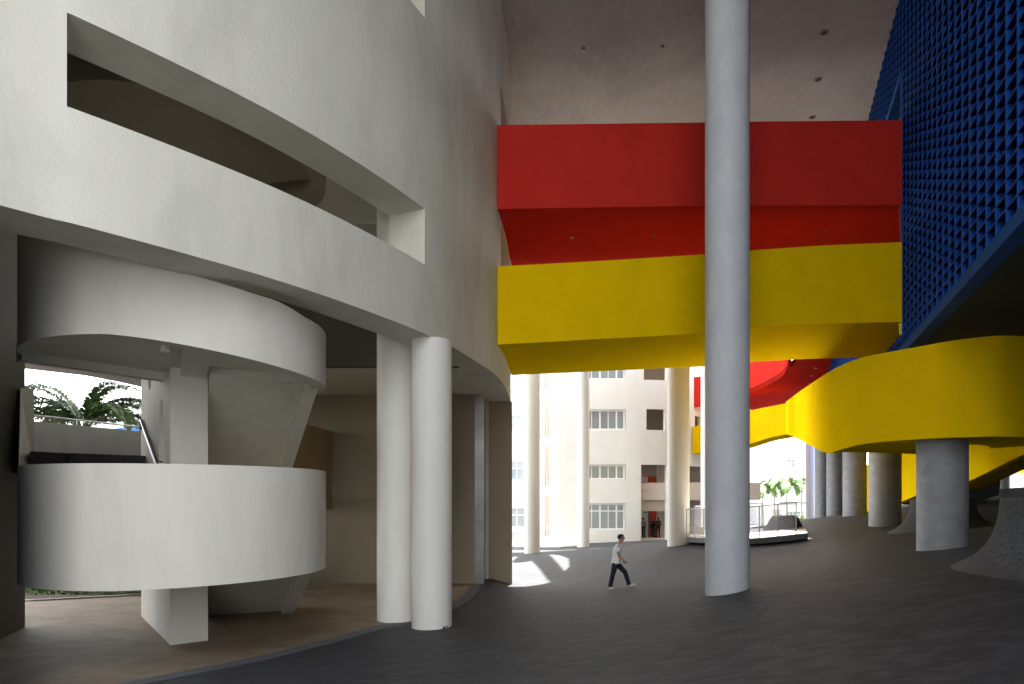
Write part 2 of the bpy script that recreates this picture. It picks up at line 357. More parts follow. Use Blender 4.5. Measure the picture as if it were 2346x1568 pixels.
# smooth the survey noise a little
pa = np.array(plan)
for _ in range(2):
    pb = pa.copy(); pb[1:-1] = pa[1:-1] * 0.6 + (pa[:-2] + pa[2:]) * 0.2; pb[:4] = pa[:4]; pb[-8:] = pa[-8:]; pa = pb
WPL = dense([tuple(p) for p in pa], 0.35); WU = arclen(WPL)
u153, u973 = u_at_px(WPL[:int(len(WPL) * 0.75)], WU[:int(len(WPL) * 0.75)], 153), u_at_px(WPL[:int(len(WPL) * 0.75)], WU[:int(len(WPL) * 0.75)], 973)
yy = np.array([p[1] for p in WPL]); k36 = int(np.argmax(yy > 34))
uY = lambda Y: float(np.interp(Y, yy[:k36], WU[:k36]))
holes = [(u153, u973, 5.39, 6.68), (u153, u973, 11.08, 12.5), (uY(22.0), uY(25.9), 9.75, 13.3), (uY(22.0), uY(25.9), 5.75, 8.92)]
CAN = 16.0
wb = empty('white_building', (-5, 20, FL), 'big cream stucco building with curved wall and long slot opening on the left', 'building')
sweep_wall(WPL, WB, CAN - 0.003, 0.98, holes).build('outer_wall', M['stucco'], wb, smooth=True, angle=40)
# ground floor rear wall with steel strip, flat panel and raised band
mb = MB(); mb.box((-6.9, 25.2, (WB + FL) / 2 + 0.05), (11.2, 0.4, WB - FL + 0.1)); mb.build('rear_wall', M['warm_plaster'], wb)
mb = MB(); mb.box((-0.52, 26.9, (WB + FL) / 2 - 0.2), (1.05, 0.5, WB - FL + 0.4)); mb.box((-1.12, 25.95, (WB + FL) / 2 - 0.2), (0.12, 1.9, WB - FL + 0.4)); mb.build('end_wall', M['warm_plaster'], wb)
rw = bpy.data.objects['rear_wall']
mb = MB(); mb.box((-1.19, 25.0 - 0.03, 0.3), (0.34, 0.05, 6.9)); mb.build('steel_strip', M['steel'], rw)
mb = MB(); mb.box((-4.45, 24.94, 0.45), (4.9, 0.1, 1.0)); mb.build('wall_band', M['warm_plaster'], rw)
pts = dense([(-8.6, 20.2), (-7.5, 20.8), (-6.92, 21.8), (-6.66, 23.3), (-6.57, 24.98)], 0.2)
sweep_wall(pts, -0.38, 2.45, 0.12).build('curved_panel', M['ochre'], rw, smooth=True)
# ceiling over the rear half, floor bands above the stair void, roof
LC = 19.6
def wall_x(Y): return float(np.interp(Y, yy[:k36], [p[0] for p in WPL[:k36]]))
cp = [(wall_x(y) - 0.62, y) for y in np.arange(LC, 33.5, 0.5)] + [(-12, 33.2), (-10.3, LC)]
MB().prism(cp, WB + 0.004, WB + 0.45).build('ceiling_slab', M['plaster'], wb)
MB().prism([(wall_x(LC) - 0.70, LC - .02), (wall_x(LC) - 0.70, LC + 0.25), (-10.31, LC + 0.25), (-10.31, LC - .02)], WB - 0.003, 7.2).build('balustrade', M['brown_shade_plaster'], wb)
MB().prism([(wall_x(LC) - 0.70, LC + .02), (wall_x(LC) - 0.70, LC + 0.27), (-12, LC + 0.27), (-12, LC + .02)], 7.9, 10.9).build('upper_wall', M['plaster'], wb)
MB().prism([(p[0], p[1]) for p in cp], 8.0, 8.3).build('ceiling_slab', M['plaster'], wb)
MB().prism([(-0.9, 26.3), (-4, 34.0), (-12, 34.0), (-12, 33.4), (-4.4, 33.4), (-2.0, 27.0)], FL, CAN).build('inner_wall', M['plaster'], wb)
# left pier beside the stair, lengthened out of view to block side light
pp = [(-11.77, 16.5), (-11.29, 15.06), (-9.9, 10.9), (-9.4, 8.2), (-9.2, 5.2), (-9.0, -9.0), (-20, -9.0), (-20, 16.5)]
MB().prism([(-11.3, 15.05), (-9.25, 12.1), (-7.85, 10.25), (-7.0, 9.0), (-7.3, 7.4), (-8.3, 5.3), (-9.3, 5.3), (-10.4, 9)], FL, WB - 0.004).build('pier_light_block', M['brown_shade_plaster'], wb)  # unseen lower pier, added to keep light off the parapets' left side
MB().prism(pp, FL, CAN).build('pier_light_block', M['brown_shade_plaster'], wb)
MB().prism([(-9.1, -3.5), (-7.1, -3.5), (-6.5, -4.2), (-6.5, -8.99), (-9.1, -8.99)], FL - .3, CAN).build('light_block_left', M['brown_shade_plaster'], wb)  # unseen block, added to narrow the light from behind the camera
# inner floor of the upper storeys left of the stair
MB().prism([(-9.7, 21.7), (-10.5, 26), (-12.1, 33), (-12.4, 33), (-10.9, 26), (-10.0, 21.5)], 3.86, CAN).build('side_wall', M['plaster'], wb)
mb = MB(); mb.prism([(wall_x(y) - 0.62, y) for y in np.arange(7.5, 33.5, 0.5)] + [(-30, 33.2), (-30, 7.5)], 13.2, 13.5); mb.build('ceiling_slab', M['plaster'], wb)

# ------------------------------------------------------------------ stair tower
D_, R_ = 15.6, 2.80; ang = R(-25.6); TX, TY = D_ * math.sin(ang), D_ * math.cos(ang)
st = empty('stair_tower', (TX, TY, FL), 'round open stair tower with curved cream parapets behind the slot wall', 'staircase')
def ring(z0f, z1f, a0, a1, name, rad=R_, thick=0.28, m='plaster'):
    pl = []
    n = 80
    for i in range(n + 1):
        t = a0 + (a1 - a0) * i / n; x = TX + rad * math.cos(t); y = TY + rad * math.sin(t); pl.append((x, y, z0f(t), z1f(t)))
    o = ribbon(pl, thick, 1).build(name, M[m], st, smooth=True, angle=40); return o
A0, A1 = R(-180), R(80)
tt = lambda t: (t - A0) / (A1 - A0)
ring(lambda t: -1.53 + 0.06 * max(0, math.cos(t)), lambda t: 0.585, A0, A1, 'lower_parapet')
def rim(t):     # the rim rises to meet the underside of the slot wall
    t = min(t, R(-14)); x = TX + R_ * math.cos(t); y = TY + R_ * math.sin(t); p = CX + F * x / y
    return (HY - float(np.interp(p, [0, 250, 305, 501, 633, 671, 705, 727, 739, 745], [515, 572, 590, 648, 689, 709, 731, 748, 762, 772]))) / F * y
ring(lambda t: 2.72 - 0.33 * max(0, math.cos(t)) ** 1.2, rim, A0, A1, 'upper_parapet')
ring(lambda t: 6.92 - 0.20 * max(0, math.cos(t)), lambda t: 8.1, A0, A1, 'top_parapet', m='warm_plaster')  # darker plaster stands in for the shade inside the slot
def halfdisc(z0, z1, name, m, a0=R(-160), a1=R(4), rad=R_ - 0.29):
    pts = [(TX + rad * math.cos(a0 + (a1 - a0) * i / 60), TY + rad * math.sin(a0 + (a1 - a0) * i / 60)) for i in range(61)] + [(-4.4, 14.95), (-7.0, 15.5), (-7.66, 15.35)]
    return MB().prism(pts, z0, z1).build(name, m, st)
halfdisc(-1.0, -0.72, 'landing', M['plaster'])
halfdisc(2.78, 3.0, 'landing', M['plaster'])
halfdisc(7.0, 7.2, 'landing', M['warm_plaster'])  # same darkened plaster, for the shade at the top landing
# central blade wall with two pointed-oval openings
bx0, by0 = P(390, 1480, 14.4).x, 14.4; bx1, by1 = P(477, 1468, 14.9).x, 14.9
fdir = Vector((bx1 - bx0, by1 - by0, 0)); fw = fdir.length; fdir.normalize(); bdir = Vector((-0.582, 0.813, 0)).normalized()
BL = 4.38
def blade_pt(s, z): return Vector((bx0, by0, z)) + bdir * s
outer = [(0, FL), (BL, FL), (BL, 12.9), (0, 12.9)]
def lens(cs, cz, a, b, n=26):
    return [(cs + a * math.sin(2 * math.pi * i / n) * (1 if True else 0), cz + b * math.cos(2 * math.pi * i / n)) for i in range(n)]
hs = [lens(1.11, 0.6, 0.42, 1.62), lens(2.87, 4.35, 0.55, 1.7)]
rings = [outer] + hs; flat = [p for r in rings for p in r]; nfl = len(flat)
tris = tessellate_polygon([[Vector((p[0], p[1], 0)) for p in r] for r in rings])
vs = [blade_pt(s, z) for s, z in flat] + [blade_pt(s, z) + fdir * fw for s, z in flat]; fs = []
for t in tris: fs += [tuple(t), tuple(i + nfl for i in t)]
b = 0
for r in rings:
    for i in range(len(r)): j = (i + 1) % len(r); fs.append((b + i, b + j, b + j + nfl, b + i + nfl))
    b += len(r)
MB().add(vs, fs).build('central_wall', M['plaster'], st, bevel=0.015)
# flights: inclined slabs with a side beam
def flight(p0, p1, half, name, thick=0.3, beam=True, m='plaster'):
    """p0 low-far centre, p1 high-near centre"""
    p0, p1 = Vector(p0), Vector(p1); d = (p1 - p0); h = Vector((d.x, d.y, 0)).normalized(); s = Vector((h.y, -h.x, 0))
    n = d.normalized().cross(s).normalized(); n = n if n.z > 0 else -n
    mb = MB(); c = [p0 - s * half, p0 + s * half, p1 + s * half, p1 - s * half]
    mb.add(c + [v + n * thick for v in c], [(0, 1, 2, 3), (4, 5, 6, 7), (0, 1, 5, 4), (1, 2, 6, 5), (2, 3, 7, 6), (3, 0, 4, 7)])
    o = mb.build(name, M[m], st)
    if beam:
        for sd_ in (-1,):
            e = half * sd_ - .3; mb = MB(); c = [p0 + s * e - n * 0.22, p0 + s * (e + 0.3) - n * 0.22, p1 + s * (e + 0.3) - n * 0.22, p1 + s * e - n * 0.22]
            mb.add(c + [v + n * 0.9 for v in c], [(0, 1, 2, 3), (4, 5, 6, 7), (0, 1, 5, 4), (1, 2, 6, 5), (2, 3, 7, 6), (3, 0, 4, 7)])
            mb.build('side_beam', M[m], o)
    return o
# right of the blade, rising towards the viewer
flight((-7.45, 18.85, -3.3), (-5.5, 14.75, -1.2), 0.95, 'flight')
flight((-7.45, 18.85, 0.85), (-5.5, 14.75, 2.62), 0.95, 'flight')
# left of the blade, steps climbing away
stp = []
for i in range(9):
    z = -0.72 + (i + 1) * 0.2; c = Vector((bx0, by0, 0)) + bdir * (0.75 + i * 0.36) - fdir * 0.82
    mb = MB(); mb.box((c.x, c.y, z - 0.1), (1.6, 0.37, 0.197), fdir, bdir); mb.build('step', M['step'], st)
# half landing and its parapet, outer soffit
lp = [(-11.0, 15.6), (-9.75, 17.75), (-9.75, 21.5), (-12.0, 26.2), (-13.5, 26.2), (-15.6, 20.6), (-12.4, 17.5)]
MB().prism(lp, 0.8, 1.085).build('landing', M['step'], st)
pl = [(*p, 0.9, z) for p, z in zip([(-16.3, 19.6), (-14.7, 21.05), (-14.15, 22.3), (-13.7, 23.4), (-13.1, 24.9), (-12.3, 27)], [2.38, 2.38, 2.39, 2.40, 2.41, 2.42])]
ribbon([tuple(p) for p in dense(pl, 0.4)], 0.2, 1).build('parapet', M['col_grey'], st, smooth=True)
rl = [(p[0] - .08, p[1] + 0.03, 2.38 + 0.19) for p in dense([(-16.3, 19.6), (-14.7, 21.05), (-14.15, 22.3), (-13.7, 23.4), (-13.1, 24.9), (-12.6, 26.2)], 0.5)]
gl = MB().tube(rl, 0.028, 8).build('guard_rail', M['galv'], st, smooth=True)
for k in range(0, len(rl), 3): MB().tube([(rl[k][0], rl[k][1], 2.35), rl[k]], 0.016, 6).build('rail_post', M['galv'], gl)
# handrail beside the blade
h0 = P(323, 962, 17.6); h1 = P(361, 1066, 15.4)
hr = MB().tube([h0 + Vector((0, 0, -.25)), h0, h1], 0.04, 10).build('handrail', M['rail'], st, smooth=True)
MB().tube([h0 + Vector((.02, 0.02, -.20)), h1 + Vector((.02, 0.02, -.20))], 0.014, 8).build('lower_bar', M['rail'], hr, smooth=True)
for k in (0.1, 0.5, 0.9):
    q_ = h0.lerp(h1, k); MB().tube([q_, q_ + Vector((.14, .05, -.05))], 0.014, 6).build('bracket', M['rail'], hr)
# slanted end of the stair parapet at the left opening
mb = MB(); a = [P(47, 890, 16.0), P(78, 890, 16.6), P(78, 1075, 16.6), P(43, 1085, 15.4)]
mb.add([Vector(v) for v in a] + [Vector(v) + Vector((-1.06, 1.4, 0)) for v in a], [(0, 1, 2, 3), (4, 5, 6, 7), (0, 1, 5, 4), (1, 2, 6, 5), (2, 3, 7, 6), (3, 0, 4, 7)])
mb.build('parapet_end', M['plaster'], st)
# beams under the upper landing
for c0, c1 in ((Vector((-9.35, 12.95, 2.78)), Vector((-7.6, 15.35, 2.78))), (Vector((-6.75, 15.5, 2.76)), Vector((-4.35, 14.95, 2.72)))):
    d = (c1 - c0); mb = MB(); mb.box((c0 + c1) / 2, (d.length, 0.28, 0.34), d.normalized(), Vector((-d.y, d.x, 0)).normalized()); mb.build('landing_beam', M['plaster'], st)
mb = MB(); c0 = Vector((bx0 + 0.35, by0 + 0.3, 2.72)); c1 = Vector((TX + 1.3, TY - 2.2, 2.72)); d = c1 - c0
mb.box((c0 + c1) / 2, (d.length, 0.5, 0.2), d.normalized(), Vector((-d.y, d.x, 0)).normalized()); mb.build('landing_beam', M['plaster'], st)
c = P(379, 798, 12.4); MB().lathe((c.x, c.y, 2.66), [(0.10, 0.12), (0.10, 0.02), (0.06, 0)], 16).build('ceiling_lamp', M['white'], st)
# outer eave soffit seen through the left opening
ev = empty('eave', (-12, 22, 3.8), 'pale grey curved eave slab seen through the left opening above the palm', 'eave')
MB().prism([(-24, 11), (-12.46, 17.6), (-10.7, 19.8), (-9.6, 21.6), (-10.4, 26), (-12.0, 22.3), (-12.2, 21.2), (-12.55, 20.1), (-13.5, 19.1), (-15.5, 17.6), (-24, 13.5)], 3.62, 3.84).build('soffit_slab', M['white'], ev)

# ------------------------------------------------------------------ canopy
def oval(cx, cy, a, b, rot=0, n=28):
    return [(cx + a * math.cos(t) * math.cos(rot) - b * math.sin(t) * math.sin(rot), cy + a * math.cos(t) * math.sin(rot) + b * math.sin(t) * math.cos(rot)) for t in [2 * math.pi * i / n for i in range(n)]]
def lift(x, y, z=-3.2): k = (CAN - z) / SUN_DIR.z; return (x + SUN_DIR.x * k, y + SUN_DIR.y * k)
def gp(px, py, z): Y = z * F / (HY - py); return (PX(px, Y), Y)
patch1 = [(-2.6, 25.5), gp(1170, 1341, -3.15), gp(1215, 1335, -3.1), gp(1262, 1325, -3.05), gp(1240, 1303, -3.1), gp(1218, 1287, -3.15), gp(1198, 1274, -3.2), (-1.6, 37.8)]
patch2 = [gp(1256, 1274, -3.2), gp(1282, 1278, -3.1), gp(1303, 1287, -3.05), gp(1304, 1299, -3.0), gp(1294, 1305, -3.0), gp(1272, 1290, -3.1)]
h1_ = [lift(*p) for p in patch1]; h2_ = [lift(*p, -3.0) for p in patch2]
deckhole = [lift(x, y, -1.4) for x, y in [(8.4, 27.2), (11.5, 26.2), (12.4, 32), (12.0, 36.5), (9.8, 36.5), (8.6, 33)]]
can = empty('canopy', (5, 30, CAN), 'huge board marked concrete canopy overhead with round recessed lamps', 'canopy')
CY0 = -1.5
cpoly = [(-31, CY0), (46, CY0), (46, 46), (24, 52), (9, 53.5), (-2, 52), (-10, 47), (-12, 38), (-31, 36)]
MB().prism(cpoly, CAN, CAN + 0.5, [h1_, h2_, deckhole]).build('roof_slab', M['canopy'], can)
def downlight(c, r, parent, m1='lamp', zr=0.0):
    a = MB().lathe((c[0], c[1], c[2] - 0.012), [(r * 1.35, 0.011), (r * 1.35, 0), (r, -0.004), (r, 0.01)], 20).build('lamp_ring', M['lamp_ring'], parent, smooth=True)
    MB().lathe((c[0], c[1], c[2] - 0.018), [(r * 0.9, 0.0), (r * 0.5, 0.001)], 16).build('lamp_lens', M[m1], a)
for px, py, r in ((1337, 110, 0.065), (1518, 106, 0.065), (1888, 75, 0.11), (1874, 183, 0.11), (1861, 269, 0.11)):
    Y = CAN * F / (HY - py); downlight((PX(px, Y), Y, CAN), r, can)

# ------------------------------------------------------------------ lattice building (blue)
BA, BC, BZ = 0.38, 4.05, 4.45
bdirw = Vector((BA, 1, 0)).normalized(); bnrm = Vector((bdirw.y, -bdirw.x, 0))     # into the building
def bp(Y, z=0): return Vector((BA * Y + BC, Y, z))
bl = empty('lattice_building', bp(30, BZ), 'dark blue block clad in a deep egg crate grid hovering on the right', 'building')
off = root_loc(bl)
Y0b, Y1b = 5.2, 57.0; BY = 3.0; TOPB = CAN - 0.02
DEP = 0.30; CW, CH = 0.55, 0.258
OY0, OY1, OZ1, OZ0 = 21.35, 26.4, 13.1, 5.5
finc = {}
def piece(kind, size, name, pos, parent, m):
    """shared box meshes"""
    key = (kind, round(size[0], 3), round(size[1], 3), round(size[2], 3))
    if key not in finc:
        me = bpy.data.meshes.new(name); b = MB().box((0, 0, 0), size, bdirw, bnrm); me.from_pydata(b.v, [], b.f); me.materials.append(m)
        bm = bmesh.new(); bm.from_mesh(me); bmesh.ops.recalc_face_normals(bm, faces=bm.faces); bm.to_mesh(me); bm.free(); finc[key] = me
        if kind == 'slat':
            me.materials.append(M['slat_shade'])
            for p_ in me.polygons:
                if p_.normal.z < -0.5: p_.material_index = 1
    o = bpy.data.objects.new(name, finc[key]); COL.objects.link(o); o.parent = parent; o.location = Vector(pos) - off; return o
y = Y0b
while y < Y1b:
    inside = OY0 - 0.02 < y < OY1
    segs = [(BZ + 0.3, TOPB)] if not inside else [(BZ + 0.3, OZ0 - 0.3), (OZ1 + 0.22, TOPB)]
    for z0, z1 in segs:
        piece('fin', (0.045, DEP, z1 - z0), 'fin', bp(y, (z0 + z1) / 2) + bnrm * (DEP / 2), bl, M['blue'])
    y += CW
z = BZ + 0.3 + CH
while z < TOPB - 0.05:
    segs = [(Y0b, Y1b)] if not (OZ0 - 0.3 < z < OZ1 + 0.2) else [(Y0b, OY0 - 0.05), (OY1 + 0.2, Y1b)]
    for a, b_ in segs:
        L = (b_ - a) / bdirw.y
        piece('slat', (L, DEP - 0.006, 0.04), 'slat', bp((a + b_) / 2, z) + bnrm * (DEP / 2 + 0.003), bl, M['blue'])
    z += CH
Lw = (Y1b - Y0b) / bdirw.y; cm = bp((Y0b + Y1b) / 2)
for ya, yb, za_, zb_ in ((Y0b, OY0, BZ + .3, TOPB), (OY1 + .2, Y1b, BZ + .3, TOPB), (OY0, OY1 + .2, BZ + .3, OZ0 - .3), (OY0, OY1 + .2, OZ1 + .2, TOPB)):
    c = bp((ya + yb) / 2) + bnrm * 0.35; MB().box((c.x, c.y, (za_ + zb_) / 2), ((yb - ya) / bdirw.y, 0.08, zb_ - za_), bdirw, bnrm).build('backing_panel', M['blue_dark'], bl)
MB().box((cm.x + bnrm.x * 0.14, cm.y + bnrm.y * 0.14, BZ + 0.20), (Lw, 0.30, 0.17), bdirw, bnrm).build('lower_rail', M['blue_edge'], bl)
MB().box((cm.x + bnrm.x * 0.13, cm.y + bnrm.y * 0.13, BZ + 0.05), (Lw, 0.32, 0.12), bdirw, bnrm).build('fascia', M['blue_edge'], bl)
a, b_ = bp(BY) + bnrm * 0.25, bp(Y1b) + bnrm * 0.25
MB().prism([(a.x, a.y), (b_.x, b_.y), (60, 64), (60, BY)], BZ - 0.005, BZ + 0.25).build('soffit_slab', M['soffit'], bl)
MB().prism([(a.x, a.y), (a.x + .3, a.y - .4), (60, BY - .4), (60, BY)], BZ, CAN).build('end_wall', M['blue'], bl)
MB().prism([(b_.x, b_.y), (b_.x + .3, b_.y + .4), (60, 64.4), (60, 64)], BZ, CAN).build('end_wall', M['blue'], bl)
c0_, c1_ = bp(BY), bp(Y0b - 0.05)
MB().prism([(c0_.x, c0_.y), (c1_.x, c1_.y), (c1_.x + .3, c1_.y), (c0_.x + .3, c0_.y)], BZ, CAN).build('plain_wall', M['blue'], bl)
MB().prism([(12, BY), (12.5, BY - .4), (33, BY - .4), (33, 33), (32.5, 33), (32.5, BY + .1)], -4, BZ - 0.006).build('rear_wall', M['soffit'], bl)  # unseen wall, added to stop side light reaching under the block
MB().prism([(2.8, -9), (2.8, -2.5), (60, -2.5), (60, -9)], -4, CAN).build('light_block_right', M['blue'], bl)  # added out of view to cut the light from the right rear
# framed opening above the red bridge
fr = MB(); Lf = (OY1 - OY0) / bdirw.y
c = bp((OY0 + OY1) / 2); fr.box((c.x + bnrm.x * .1, c.y + bnrm.y * .1, OZ1 + 0.11), (Lf + 0.2, 0.26, 0.22), bdirw, bnrm)
for yj in (OY0 - 0.02, OY1 + 0.08):
    c = bp(yj); fr.box((c.x + bnrm.x * .1, c.y + bnrm.y * .1, (OZ0 + OZ1) / 2), (0.17, 0.22, OZ1 - OZ0 - 0.01), bdirw, bnrm)
fr.build('opening_frame', M['blue_edge'], bl)

# ------------------------------------------------------------------ red and yellow footbridges
def bridge(name, label, m, fpts, rear, y0=21.2, y1=26.45, lamps=(), curve=0):
    root = empty(name, (6, 23.8, fpts[0][3]), label, 'footbridge')
    xs = [PX(p[0], y0) for p in fpts]; zb = [Z_at(p[2], y0) for p in fpts]; zt = [Z_at(p[1], y0) for p in fpts]
    X = np.linspace(xs[0], xs[-1], 40)
    ZB = np.interp(X, xs, zb); ZT = np.interp(X, xs, zt)
    ker = np.array([1, 2, 3, 2, 1]) / 9.0
    sm = lambda a: np.convolve(np.pad(a, 2, mode='edge'), ker, 'valid')
    ZB2, ZT2 = sm(ZB), sm(ZT); ZB2[0], ZB2[-1], ZT2[0], ZT2[-1] = ZB[0], ZB[-1], ZT[0], ZT[-1]
    s = (X - X[0]) / (X[-1] - X[0]); FY = y0 - 0.0 * s
    ribbon([(x, fy, a, b) for x, fy, a, b in zip(X, FY, ZB2, ZT2)], 0.2, 1).build('front_parapet', m, root, smooth=True)
    xr = X + np.interp(s, [0, 1], [0.42, 2.85]); RY = np.full_like(X, y1)
    ribbon([(x, ry, a, b) for x, ry, a, b in zip(xr, RY, ZB2 + 0.0, ZT2 - 0.15)], 0.2, -1).build('rear_parapet', m, root, smooth=True)
    A_ = [(x, y0 + 0.203, z + 0.003) for x, z in zip(X, ZB2)]; B_ = [(x, y1 - 0.203, z + 0.003) for x, z in zip(xr, ZB2)]
    slab(A_, B_, 0.35).build('deck', m, root, smooth=True)
    for px, py in lamps:
        zz = float(np.mean(ZB2)); Y = zz * F / (HY - py); xx = PX(px, Y); zz = float(np.interp(xx, X, ZB2)); downlight((xx, Y, zz + 0.004), 0.055, root)
    return root
# (px, top, bottom)
bridge('footbridge', 'red painted footbridge, upper of the two crossing between buildings', M['red'],
       [(1140, 287, 479, 9), (1616, 281, 472, 9), (1716, 279, 471, 9), (2067.5, 276, 470, 9)], None, lamps=((1310, 542), (1497, 540), (1891, 534)))
bridge('footbridge', 'yellow painted sloping footbridge just below the red one', M['yellow'],
       [(1140, 611, 790, 5), (1380, 598, 777, 5), (1616, 583, 764, 5), (1716, 574.5, 752, 5), (1870, 563.5, 742, 5), (2067.5, 555, 738, 5)], None)

# ------------------------------------------------------------------ columns
COLS = 'tall round columns under the canopy and buildings'
def column(px_l, px_r, base_py, Y, ztop, m, label, segs=56, joints=True, zb=None):
    r = (px_r - px_l) / 2 / F * Y; cx = PX((px_l + px_r) / 2, Y)
    zbase = g1(cx, Y) if zb is None else zb
    root = empty('column', (cx, Y, zbase), label, 'column', COLS)
    h0 = zbase - 0.35; prof = []
    zs = [h0, ztop]
    if joints:
        z = zbase + 2.4; inner = []
        while z < ztop - 0.6: inner += [z - 0.006, z, z + 0.006]; z += 2.42
        zs = [h0] + inner + [ztop]
    for i, z in enumerate(zs):
        rr = r
        if joints and i % 3 == 2 and 0 < i < len(zs) - 1: rr = r - 0.0035
        prof.append((rr, z - zbase))
    MB().lathe((cx, Y, zbase), prof, segs).build('shaft', M[m], root, smooth=True, angle=30)
    return root
ca = column(943, 1035, 1437, 16.5, WB + 0.0, 'col_white', 'front white round column of the close pair beside the dark drain strip')
cb = column(864, 951, 1432, 17.5, 13.2, 'col_white', 'cream column just behind and left of the front white one')
column(1617, 1715, 1357, 15.5, CAN, 'col_grey', 'tallest pale grey column standing alone before the red and yellow bridges')
column(2107, 2210, 1257, 18.0, 1.62, 'col_conc', 'thick short grey column under the curved yellow ramp')
column(1994, 2061, 1202, 27.5, BZ, 'col_conc', 'second grey column of the row beneath the blue block')
column(1933, 1983, 1181, 37, BZ, 'col_conc', 'third grey column of the row, yellow light on its right edge')
column(1895, 1932, 1187, 45, BZ, 'col_conc', 'fourth grey column of the row, slimmer in view')
column(1868, 1896, 1195, 52, BZ, 'col_conc', 'last dark grey column of the row beside a sunlit pale one', zb=-1.9)
column(1846, 1868, 1205, 68, CAN + 0.1, 'col_white', 'pale sunlit column beyond the fence at the end of the grey row', joints=False)
column(1201, 1237, 1268, 42, CAN, 'col_white', 'white column by the sunlit patch at the edge of the curved wall')
column(1322, 1350.5, 1250, 52, CAN, 'col_white', 'slender white column in front of the stacked windows')
column(1529.5, 1579, 1248, 30.3, CAN, 'col_white', 'white column with warm shaded side at the left end of the mesh fence')
column(1606, 1640, 1237, 44, CAN, 'col_white', 'bright white column half hidden behind the grey column')
# chipped plaster at the foot of the front column
c = P(1020, 1431, 16.06); mb = MB(); 
for k in range(9):
    mb.ball((c.x + rnd.uniform(-.05, .05), c.y + rnd.uniform(-.02, .03), FL + 0.06 + rnd.uniform(-.03, .05)), rnd.uniform(.012, .03), 6, 4)
mb.build('chipped_patch', M['conc_rough'], ca)

# ------------------------------------------------------------------ yellow ramp on the right
yr = empty('spiral_ramp', (11, 19, -1), 'bright yellow curved ramp sweeping round under the blue block', 'ramp')
rp_ = [  # px, top, bottom, Y
    (2560, 800, 1012, 17.8), (2346, 771, 1001.8, 16.3), (2217, 776, 1001.8, 16.55), (2091, 797, 1007.5, 17.6), (2010, 812, 1014, 18.4), (1966, 822, 1019.8, 18.95), (1924, 839, 1031, 19.7), (1897, 854, 1039, 20.6),
    (1866, 874, 1026, 25.0), (1841, 891, 1012, 31), (1820, 906, 1001.8, 39.5), (1801, 921, 994, 50.0)]
pl = [(PX(a, Y), Y, Z_at(b, Y), Z_at(t, Y)) for a, t, b, Y in rp_]
pl = [tuple(p) for p in dense(pl, 0.3)]
ribbon(pl, 0.22, -1).build('outer_parapet', M['yellow'], yr, smooth=True, angle=50)
nn = normals2(pl)
W_ = 3.0
# deck under the ramp: from the outer parapet inwards
A_ = [(p[0] - n[0] * 0.222, p[1] - n[1] * 0.222, p[2] + 0.03) for p, n in zip(pl, nn)]
cxr, cyr = 14.2, 21.5
B_ = []
for p, n in zip(pl, nn):
    if p[1] < 22:
        v = Vector((cxr - p[0], cyr - p[1], 0)); v = v * (min(3.2, v.length * 0.8) / v.length); B_.append((p[0] + v.x, p[1] + v.y, p[2] + 0.03))
    else: B_.append((p[0] - n[0] * W_, p[1] - n[1] * W_, p[2] + 0.03))
slab(A_, B_, 0.3).build('ramp_deck', M['yellow'], yr, smooth=True, angle=50)
# lower flight turning back down to the ground
lf = [P(2420, 1020, 22), P(2346, 1041, 24), P(2212, 1106, 28.5), P(2120, 1138, 33), P(2062, 1157, 38)]
lo = [v + Vector((3.3, 3.2, 0)) for v in lf]
slab([tuple(p) for p in dense([tuple(v) for v in lf], 0.5)], [tuple(p) for p in dense([tuple(v) for v in lo], 0.5)], 0.3).build('lower_deck', M['yellow'], yr, smooth=True)
pf = [(*P(2330, 970, 26).xy, P(2330, 970, 26).z, 3.4), (*P(2230, 1025, 29).xy, P(2230, 1025, 29).z - 1.0, 3.2), (*P(2106, 1090, 33).xy, P(2106, 1090, 33).z - 1.0, 2.9), (*P(2062, 1112, 36).xy, P(2062, 1112, 36).z - 1.0, 2.6), (*P(2020, 1140, 38.5).xy, P(2020, 1140, 38.5).z - .7, 2.2), (*P(1984, 1163, 40.5).xy, P(1984, 1163, 40.5).z - .4, 1.85)]
ribbon([tuple(p) for p in dense(pf, 0.4)], 0.22, 1).build('lower_parapet', M['yellow'], yr, smooth=True)
nf = [(v.x, v.y, v.z, v.z + 2.7) for v in lf[:4]]
ribbon([tuple(p) for p in dense(nf, 0.4)], 0.2, -1).build('lower_outer_parapet', M['yellow'], yr, smooth=True)
# grey concrete wall carrying it
mb = MB(); a = [P(2205, 1100, 33), P(2300, 1045, 33), P(2288, 1135, 33), P(2205, 1165, 33)]
mb.add(a + [v + Vector((.6, 1.2, 0)) for v in a], [(0, 1, 2, 3), (4, 5, 6, 7), (0, 1, 5, 4), (1, 2, 6, 5), (2, 3, 7, 6), (3, 0, 4, 7)])
mb.build('support_wall', M['col_conc'], yr)
column(2286, 2311, 1125, 42, BZ, 'col_grey', 'pale column far right beneath the raised ramp', zb=0.1, joints=False)

